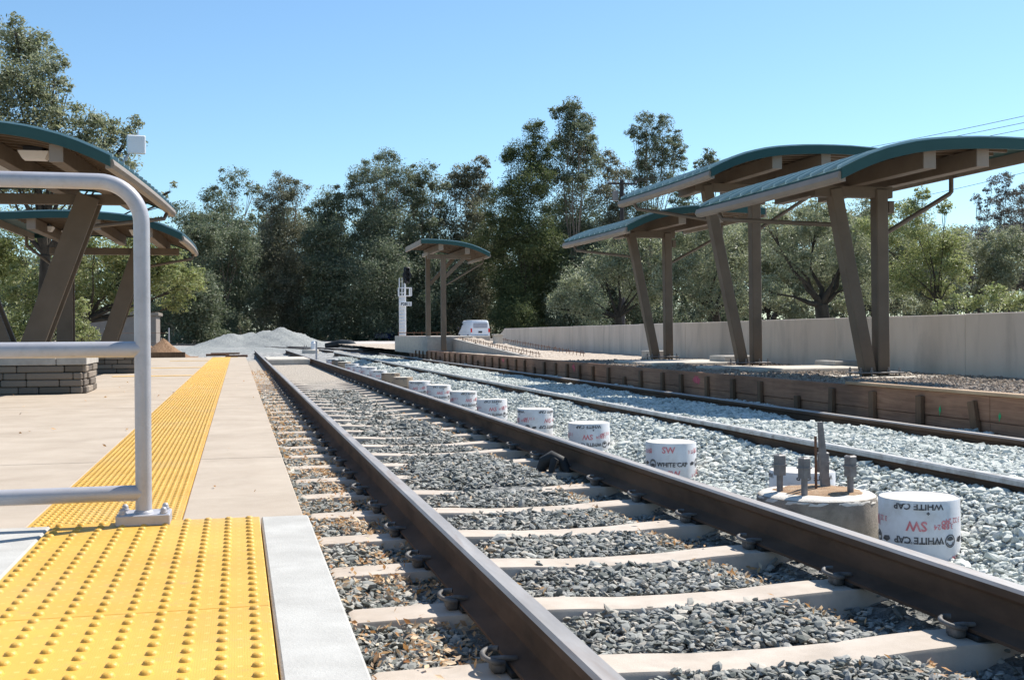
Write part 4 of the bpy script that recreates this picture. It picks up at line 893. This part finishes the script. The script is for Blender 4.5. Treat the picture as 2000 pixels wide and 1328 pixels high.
for (x0, x1) in ((xl - .02, .35),):
    for zz in (zc, zc + .42): mb.path([(x0, -.25, zz), (x1, -.25, zz), (x1, .25, zz), (x0, .25, zz), (x0, -.25, zz)], .022, 6)
    for (x_, y_) in ((x0, -.25), (x0, .25), (x1, -.25), (x1, .25), (x0 + .12, -.25), (x1 - .12, -.25)): mb.path([(x_, y_, zc), (x_, y_, zc + .42)], .02, 6)
mb.path([(xl - .02, -.25, zc), (xl - .02, -.25, zc + .95), (xl + .12, -.25, zc + .95), (xl + .12, -.25, zc)], .02, 6)
mb.build('platform_cage', M['white'], sg)
hc = sgl(796, 538); mb = MB(); hz = hc[2]
mb.box((hc[0] - .05, -.08, hz), (.34, .14, .86), .03); mb.path([(hc[0] - .05, -.16, hz), (hc[0] - .05, -.10, hz)], .24, 24)
for dz in (.26, 0, -.26):
    mb.path([(hc[0] - .05, -.15, hz + dz), (hc[0] - .05, -.40, hz + dz + .02)], .105, 14, cap=False)
mb.build('signal_head', M['black'], sg, smooth=40)
mb = MB(); nq = sgl(791, 594); mb.box((nq[0], -.30, nq[2]), (.62, .02, .22), .004); np_ = mb.build('number_plate', M['white'], sg)
tg = text_geo('P2811', .21, .006, 'CENTER'); mb = MB(); mb.add([(nq[0] + a, -.3125, nq[2] - .075 + b) for (a, b, _) in tg[0]], tg[1]); mb.build('plate_number', M['black'], np_, smooth=0)

# shed, fence posts, pole, wires
sh_ = thing('shed', (-5.8, 61, 0), 'low tan block shed with a flat eave under the left oak', 'shed')
mb = MB(); mb.box((0, 0, .75), (3.7, 3.0, 2.0), .02); mb.build('wall', mat('tan_block_wall', (.21, .175, .155), (.26, .22, .19), 2, .9, .3, 20, .01), sh_)
mb = MB(); mb.box((0, 0, 1.82), (3.95, 3.3, .16), .02)
for k in range(8): mb.box((-1.8 + k * .51, -1.55, 1.92), (.12, .25, .05), .01)
mb.build('roof', M['tan'], sh_)
fn = thing('wire_fence', (-4, 47, 0), 'thin wire fence with grey posts in front of the tan shed', 'fence')
for px in (205, 277, 330):
    q = at(px, 650, 47); mb = MB(); mb.path([(q[0] + 4, 0, -.3), (q[0] + 4, 0, 1.05)], .025, 8); mb.build('fence_post', M['galv'], fn)
mb = MB()
for z_ in (.45, .85): mb.path([(-4, 0, z_), (1.3, 0, z_)], .008, 5)
mb.build('wire', M['rust'], fn)
q = at(1216, 640, 80); up_ = thing('utility_pole', (q[0], 80, 0), 'dark utility pole with crossarm and transformer rising among the trees', 'utility pole')
zt = at(1216, 352, 80)[2]
mb = MB(); mb.path([(0, 0, -.5), (0, 0, zt)], [.2, .15], 14); mb.build('pole', M['pole'], up_, smooth=60)
mb = MB(); mb.box((0, -.15, zt - .3), (2.3, .1, .13), .01); mb.build('crossarm', M['pole'], up_)
for dx in (-1.05, -.5, .5, 1.05): mb = MB(); mb.lathe([(.05, 0), (.07, .08), (.04, .16), (.01, .18)], (dx, -.15, zt - .23), 10); mb.build('insulator', M['galv'], up_)
mb = MB(); mb.path([(-.5, 0, zt - 1.55), (-.5, 0, zt - .85)], .22, 16); mb.path([(-.5, 0, zt - .85), (-.5, 0, zt - .78)], [.2, .05], 16); mb.build('transformer', M['bolt'], up_, smooth=40)
def wire(a, b, sag, label):
    a = np.array(a); b = np.array(b); pts = [a + (b - a) * k - np.array((0, 0, sag * 4 * k * (1 - k))) for k in np.linspace(0, 1, 16)]
    mb = MB(); mb.path(pts, .012, 5); tag(mb.build('power_line', M['pole'], smooth=0), label, 'power line', 'power lines above the right canopies')
for k, (py, dx, lab) in enumerate(((226, -1.05, 'thin power line crossing the sky at upper right, top strand'), (239, -.5, 'thin power line crossing the sky at upper right, middle strand'), (252, .9, 'thin power line crossing the sky at upper right, bottom strand'))):
    wire((q[0] + dx, 79.85, zt - .06), at(2010, py - 1, 42), .5, lab); wire((q[0] + dx, 79.85, zt - .06), at(920 + 12 * k, 492, 130), .6, lab.replace('crossing the sky at upper right', 'sloping down before the far trees'))
wire(at(1560, 425, 70), at(2010, 335, 45), .2, 'single lower power line seen under the nearest right canopy roof')

# ------------------------------------------------------------------ trees
LEAF = {
 'oak': island('oak_leaves', [(0.157, 0.179, 0.112), (0.235, 0.258, 0.168), (0.325, 0.336, 0.235), (0.19, 0.218, 0.123), (0.403, 0.403, 0.302), (0.258, 0.28, 0.168)], .45, .36, (.10, .12, .02)),
 'oakg': island('yellow_green_oak_leaves', [(0.158, 0.194, 0.079), (0.242, 0.278, 0.116), (0.326, 0.341, 0.168), (0.2, 0.242, 0.095), (0.378, 0.378, 0.21)], .45, .38, (.14, .16, .02)),
 'euc': island('eucalyptus_leaves', [(0.085, 0.117, 0.078), (0.137, 0.169, 0.111), (0.111, 0.143, 0.091), (0.208, 0.227, 0.163), (0.163, 0.195, 0.111), (0.286, 0.293, 0.215)], .5, .32, (.07, .10, .03)),
 'dark': island('dark_conifer_leaves', [(0.058, 0.088, 0.044), (0.104, 0.13, 0.058), (0.085, 0.111, 0.049), (0.156, 0.169, 0.072)], .6, .3, (.08, .10, .01)),
 'eucb': island('brownish_eucalyptus_leaves', [(0.106, 0.119, 0.081), (0.175, 0.181, 0.125), (0.138, 0.15, 0.1), (0.237, 0.231, 0.169), (0.188, 0.194, 0.125), (0.312, 0.294, 0.219)], .5, .32, (.08, .085, .03)),
 'pine': island('grey_pine_needles', [(.13, .125, .115), (.18, .17, .155), (.15, .155, .13), (.22, .20, .18)], .7, .2, (.05, .05, .03)),
}
def leaves_at(C, rad, n, size):
    """n leaves in clumps round C"""
    m = int(np.clip(rad / (size * 1.7), 8, 34)); n1 = int(n * .38); n2 = n - n1
    d = rng.normal(0, 1, (m, 3)); d /= np.linalg.norm(d, axis=1)[:, None]; cc = d * (rad * rng.uniform(.45, 1.05, m))[:, None]; cc[:, 2] *= .85
    cr_ = rad * rng.uniform(.13, .30, m); k = rng.integers(0, m, n2)
    g = rng.normal(0, 1, (n1, 3)); g /= np.linalg.norm(g, axis=1)[:, None]; A = g * (rad * .95 * rng.uniform(0, 1, n1) ** .5)[:, None]
    P_ = np.concatenate([C + A, C + cc[k] + rng.normal(0, .62, (n2, 3)) * cr_[k][:, None] * np.array((1.15, 1.15, .8))])
    q = np.array([(-1, 0, 0), (0, -.42, .1), (1, 0, 0), (0, .42, .1)]); V = np.repeat(q[None], n, 0) * (size * rng.uniform(.6, 1.35, n))[:, None, None]
    a = rng.uniform(0, 2 * math.pi, (3, n)); N = n
    V = V @ rotm(N, .8).transpose(0, 2, 1) + P_[:, None, :]
    return V.reshape(-1, 3)
def crown_obj(name, lobes3, dens, size, m_, parent, off_):
    Vs = [leaves_at(np.array(c) - off_, r_, max(60, int(6.5 * dens * (r_ / size) ** 2)), size) for (c, r_) in lobes3]
    V = np.concatenate(Vs); F = np.arange(len(V)).reshape(-1, 4)
    return fast_mesh(name, V, F, m_, parent)
def tree(name, label, base, Y, lobes, kind, size_px, dens=2.0, trunk_px=10, group=None, depth=.8, bark='bark', bz=None, grow=1.12):
    lobes = [(a, b, c * grow) for a, b, c in lobes]
    sc_ = Y / FPX * .98; B = at(base[0], base[1], Y); B[2] = (0 if bz is None else bz)
    root = thing(name, B, label, 'tree', group); L3 = []
    for (px, py, rp) in lobes:
        r_ = rp * sc_; dy = rng.uniform(-depth, depth) * r_ * 1.2; yy = Y + dy; c_ = at(px, py, yy); L3.append((c_, r_ * yy / Y))
    crown_obj('crown', L3, dens, size_px * sc_, LEAF[kind], root, B)
    mb = MB(); tr_ = trunk_px * sc_ / 2
    top = max(L3, key=lambda q: q[0][2])[0] - B; mid = np.mean([q[0] for q in L3], 0) - B
    fork = np.array((mid[0] * .35, mid[1] * .4, max(.6, min(mid[2] * .45, top[2] * .4))))
    trunk = [np.array((0, 0, -.4)), fork * .4 + np.array((.06, 0, 0)), fork]
    mb.path(trunk, [tr_ * 1.25, tr_, tr_ * .85], 10)
    for (c_, r_) in L3:
        e = (c_ - B) * .97 - np.array((0, 0, r_ * .3)); m1 = fork * .5 + e * .5 + rng.normal(0, r_ * .16, 3); m1[2] = max(m1[2], fork[2] * .8)
        mb.path([fork, fork * .75 + e * .25 + rng.normal(0, r_ * .07, 3), m1, e], [tr_ * .5, tr_ * .34, tr_ * .17, tr_ * .05], 7)
        for k in range(4): mb.path([m1 * .4 + e * .6, e + rng.normal(0, r_ * .2, 3), e + rng.normal(0, r_ * .5, 3)], [tr_ * .12, tr_ * .06, tr_ * .02], 5, cap=False)
    mb.build('trunk', M[bark], root, smooth=60)
    return root
# left oaks
tree('oak_tree', 'tall grey-green oak rising above the left canopy into the sky', (70, 660), 31, [(20, 85, 48), (62, 100, 42), (105, 120, 26), (40, 175, 62), (95, 200, 45), (15, 250, 60), (75, 270, 60), (150, 245, 44), (200, 262, 40), (242, 262, 30), (264, 240, 15), (185, 315, 50), (245, 318, 30), (125, 330, 50), (125, 165, 18), (30, 40, 14), (318, 385, 11), (340, 362, 7), (-40, 160, 60), (-60, 280, 70), (60, 360, 60)], 'oak', 3.8, 2.0, 22, 'oaks behind the left platform')
tree('oak_tree', 'low spreading oak with a sunny yellow-green side right of the left canopies', (150, 660), 38, [(25, 470, 60), (100, 450, 60), (180, 470, 55), (245, 500, 50), (305, 545, 50), (355, 545, 38), (382, 548, 22), (150, 560, 58), (60, 570, 55), (230, 575, 45), (330, 500, 36), (290, 460, 40), (350, 590, 24), (-30, 520, 60), (110, 640, 40), (20, 640, 40)], 'oakg', 3.7, 2.0, 18, 'oaks behind the left platform')
tree('shrub', 'yellow-green shrub standing left of the tan shed', (160, 690), 33, [(160, 600, 18), (155, 630, 22), (165, 655, 24)], 'oakg', 3.6, 1.6, 5)
# far eucalyptus row
EG = 'tall trees of the far row'
EU = [
 ('eucalyptus_tree', 'slender eucalyptus with open rounded top, leftmost tall one of the far row', 440, 118, [(455, 352, 24), (412, 385, 22), (490, 368, 15), (440, 400, 30), (430, 445, 38), (450, 505, 50), (420, 570, 50), (400, 630, 40)], 'euc', .9),
 ('eucalyptus_tree', 'eucalyptus with a bare twig beside its top, second tall one from the left', 552, 122, [(550, 365, 24), (530, 392, 28), (580, 378, 20), (560, 430, 40), (535, 490, 50), (570, 550, 55), (550, 620, 50)], 'euc', 1.2),
 ('eucalyptus_tree', 'low dark rounded tree behind the tip of the left canopy', 368, 112, [(362, 425, 28), (385, 465, 35), (345, 520, 45), (385, 560, 45), (340, 600, 40), (380, 620, 40)], 'euc', 1.4),
 ('eucalyptus_tree', 'mid height eucalyptus between two taller ones, above the gravel pile', 648, 120, [(640, 388, 24), (622, 420, 28), (668, 405, 28), (640, 470, 45), (655, 540, 55), (640, 620, 50)], 'euc', 1.3),
 ('eucalyptus_tree', 'broad eucalyptus with a round topmost tuft left of the signal mast', 745, 120, [(755, 315, 25), (732, 345, 30), (780, 345, 24), (698, 342, 20), (712, 385, 36), (772, 390, 40), (740, 450, 50), (735, 530, 60), (740, 610, 55)], 'euc', 1.3),
 ('eucalyptus_tree', 'eucalyptus with a flat top right behind the small far canopy', 828, 121, [(828, 338, 24), (852, 360, 20), (805, 372, 28), (840, 400, 36), (818, 470, 50), (835, 550, 58), (820, 620, 50)], 'euc', 1.3),
 ('eucalyptus_tree', 'paler eucalyptus with thin bare twigs on top, above the white van', 912, 124, [(910, 345, 22), (942, 318, 14), (888, 368, 28), (932, 380, 36), (905, 440, 48), (915, 520, 56), (905, 600, 55), (925, 345, 18)], 'euc', 1.4),
 ('conifer_tree', 'densest darkest green tree left of the highest eucalyptus', 1030, 116, [(1045, 258, 24), (1012, 300, 28), (1062, 310, 36), (992, 308, 16), (1030, 360, 46), (990, 405, 40), (1035, 445, 56), (1015, 530, 62), (1020, 610, 58), (965, 470, 40)], 'dark', 1.6),
 ('eucalyptus_tree', 'highest eucalyptus of the far row with an airy top', 1118, 118, [(1118, 208, 20), (1090, 222, 16), (1146, 238, 18), (1132, 265, 28), (1100, 282, 25), (1142, 312, 32), (1110, 352, 42), (1130, 420, 52), (1090, 500, 55), (1120, 590, 60), (1120, 235, 22), (1105, 255, 20), (1150, 280, 18)], 'euc', 1.5),
 ('eucalyptus_tree', 'lower grey-green eucalyptus left of the dark utility pole', 1190, 126, [(1180, 318, 28), (1212, 345, 26), (1188, 385, 38), (1200, 450, 48), (1180, 530, 55)], 'euc', 1.2),
 ('eucalyptus_tree', 'airy leaning eucalyptus standing apart with sky showing through', 1255, 122, [(1262, 235, 18), (1242, 262, 16), (1300, 242, 18), (1322, 268, 13), (1275, 292, 26), (1252, 335, 28), (1318, 302, 14), (1252, 400, 42), (1275, 480, 55), (1325, 288, 16), (1300, 310, 20), (1330, 320, 15), (1290, 345, 26), (1258, 260, 18), (1280, 262, 16), (1300, 280, 15), (1262, 310, 22)], 'euc', 1.2),
 ('eucalyptus_tree', 'small sparse tree top peeping over the middle right canopy', 1388, 128, [(1385, 303, 14), (1366, 322, 12), (1400, 322, 13), (1330, 385, 25), (1350, 420, 36), (1395, 430, 40), (1350, 500, 50), (1384, 318, 16)], 'euc', 1.3),
]
for gi, (nm, lab, bx, Y, lobes, kd, dn) in enumerate(EU):
    kd = 'eucb' if gi in (1, 6, 9) else kd
    lobes = lobes + [(bx + rng.uniform(-38, 38), py + rng.uniform(-12, 12), rng.uniform(34, 46)) for py in (470, 520, 560, 595, 625, 640)]
    tree(nm, lab, (bx, 655), Y, lobes, kd, [2.4, 2.1, 2.6][gi % 3], dn * 1.5, 10, EG, bark='bark' if kd == 'dark' else 'eucbark', grow=1.26)
# understory trees before the wood
for k, bx in enumerate((335, 470, 600, 690, 790, 965, 1055)):
    lobes = [(bx + rng.uniform(-45, 45), rng.uniform(575, 640), rng.uniform(12, 26)) for _ in range(7)]
    tree('understory_tree', 'dark scrubby understory tree at the foot of the far row, %s from the left' % ordw(k), (bx, 655), 127, lobes, ['dark', 'euc', 'dark'][k % 3], 2.3, 1.5, 6, 'small trees at the foot of the far row', bark='eucbark')
# far wood closing the view
L3 = []
for px in range(-150, 2300, 24):
    for py in (440, 480, 520, 560, 600, 640):
        if py < 500 and (px < 340 or px > 1300 or rng.random() < .4): continue
        Yf = 150 + rng.uniform(-8, 8); L3.append((at(px + rng.uniform(-14, 14), py + rng.uniform(-12, 12), Yf), 34 * Yf / FPX))
o = crown_obj('far_wood', L3, 1.4, 4.0 * 150 / FPX, LEAF['euc'], None, np.zeros(3)); tag(o, 'dark far wood closing the view behind the row of tall trees', 'wood', kind='stuff')
# right oaks
RGp = 'oaks behind the concrete wall'
tree('oak_tree', 'grey-green oak with low spreading crown left of the farthest right canopy', (1212, 640), 52, [(1128, 562, 42), (1180, 520, 48), (1240, 540, 50), (1150, 600, 36), (1285, 500, 50), (1092, 592, 26), (1215, 480, 40), (1270, 570, 40)], 'oak', 3.1, 2.0, 18, RGp)
tree('oak_tree', 'olive oak seen between the posts of the farthest and middle canopies', (1405, 640), 47, [(1340, 470, 50), (1400, 445, 55), (1350, 540, 50), (1430, 520, 52), (1380, 585, 40), (1300, 545, 36), (1450, 465, 40)], 'oak', 3.1, 2.0, 18, RGp)
tree('oak_tree', 'dark forked oak with thick crooked limb, between the middle and nearest right canopies', (1610, 640), 40, [(1520, 470, 50), (1590, 430, 60), (1655, 470, 55), (1555, 515, 38), (1500, 430, 40), (1690, 425, 48), (1630, 520, 40), (1500, 560, 30), (1680, 540, 40)], 'oak', 3.1, 1.9, 34, RGp)
tree('oak_tree', 'light green oak with a thin forked trunk right of the nearest canopy posts', (1845, 630), 36, [(1720, 455, 46), (1785, 425, 46), (1810, 490, 55), (1858, 470, 36), (1760, 540, 46), (1845, 405, 18), (1800, 378, 18), (1870, 520, 36), (1830, 560, 34)], 'oakg', 3.1, 2.0, 11, RGp)
tree('shrub', 'sunny green shrub against the wall at the far right', (1930, 620), 30, [(1885, 592, 26), (1940, 585, 34), (1985, 592, 32), (1835, 598, 16), (2030, 590, 40)], 'oakg', 3.6, 1.5, 6)
tree('shrub', 'dull olive undergrowth behind the wall below the dark forked oak', (1540, 622), 46, [(1460, 590, 30), (1520, 580, 34), (1580, 590, 26), (1650, 590, 30), (1710, 580, 36), (1770, 590, 26)], 'oak', 3.6, 1.4, 6)
for k, (bx, lab) in enumerate(((1500, 'soft grey-green bushy oak low behind the dark forked oak'), (1700, 'soft grey-green bushy oak low behind the nearest right canopy posts'), (1890, 'soft grey-green bushy oak low behind the shrub at the far right'))):
    lobes = [(bx + rng.uniform(-100, 100), rng.uniform(455, 610), rng.uniform(28, 48)) for _ in range(18)]
    tree('oak_tree', lab, (bx, 640), 57, lobes, 'oak', 3.0, 1.6, 8, RGp)
tree('oak_tree', 'hazy grey-green oak farther back at the right edge', (1940, 620), 62, [(1900, 470, 36), (1950, 480, 40), (2000, 470, 44), (1930, 530, 40), (1990, 540, 44), (2050, 500, 60), (1880, 530, 34)], 'pine', 3.2, 1.3, 14, RGp)
tree('oak_tree', 'back row oak closing the gap between the right canopies', (1480, 640), 66, [(1460, 440, 44), (1530, 430, 44), (1700, 450, 50), (1620, 440, 44), (1780, 460, 40), (1560, 500, 60), (1700, 530, 60), (1440, 520, 50), (1580, 440, 44), (1650, 470, 50), (1500, 480, 50), (1745, 520, 50), (1850, 500, 44), (1620, 520, 50)], 'oak', 3.0, 2.2, 12, RGp)
PGp = 'thin grey pines at the right edge'
tree('pine_tree', 'thin leaning grey pine with a tufted top, left one at the right edge', (1908, 620), 72, [(1938, 355, 13), (1930, 372, 10), (1908, 388, 13), (1914, 405, 10), (1932, 395, 12), (1925, 425, 18), (1915, 450, 18), (1930, 455, 18), (1915, 485, 28)], 'pine', 2.3, 1.3, 6, PGp)
tree('pine_tree', 'thin straight grey pine with airy crown, middle one at the right edge', (1970, 620), 70, [(1965, 350, 18), (1958, 372, 16), (1950, 392, 16), (1978, 385, 20), (1978, 410, 24), (1955, 420, 20), (1958, 445, 26), (1980, 455, 26), (1975, 485, 34)], 'pine', 2.3, 1.4, 6, PGp)
tree('pine_tree', 'grey pine cut by the right edge of the photo', (2000, 620), 68, [(1997, 375, 18), (2010, 400, 26), (2010, 430, 34), (1990, 440, 24), (1990, 470, 30), (2030, 380, 30)], 'pine', 2.3, 1.4, 7, PGp)
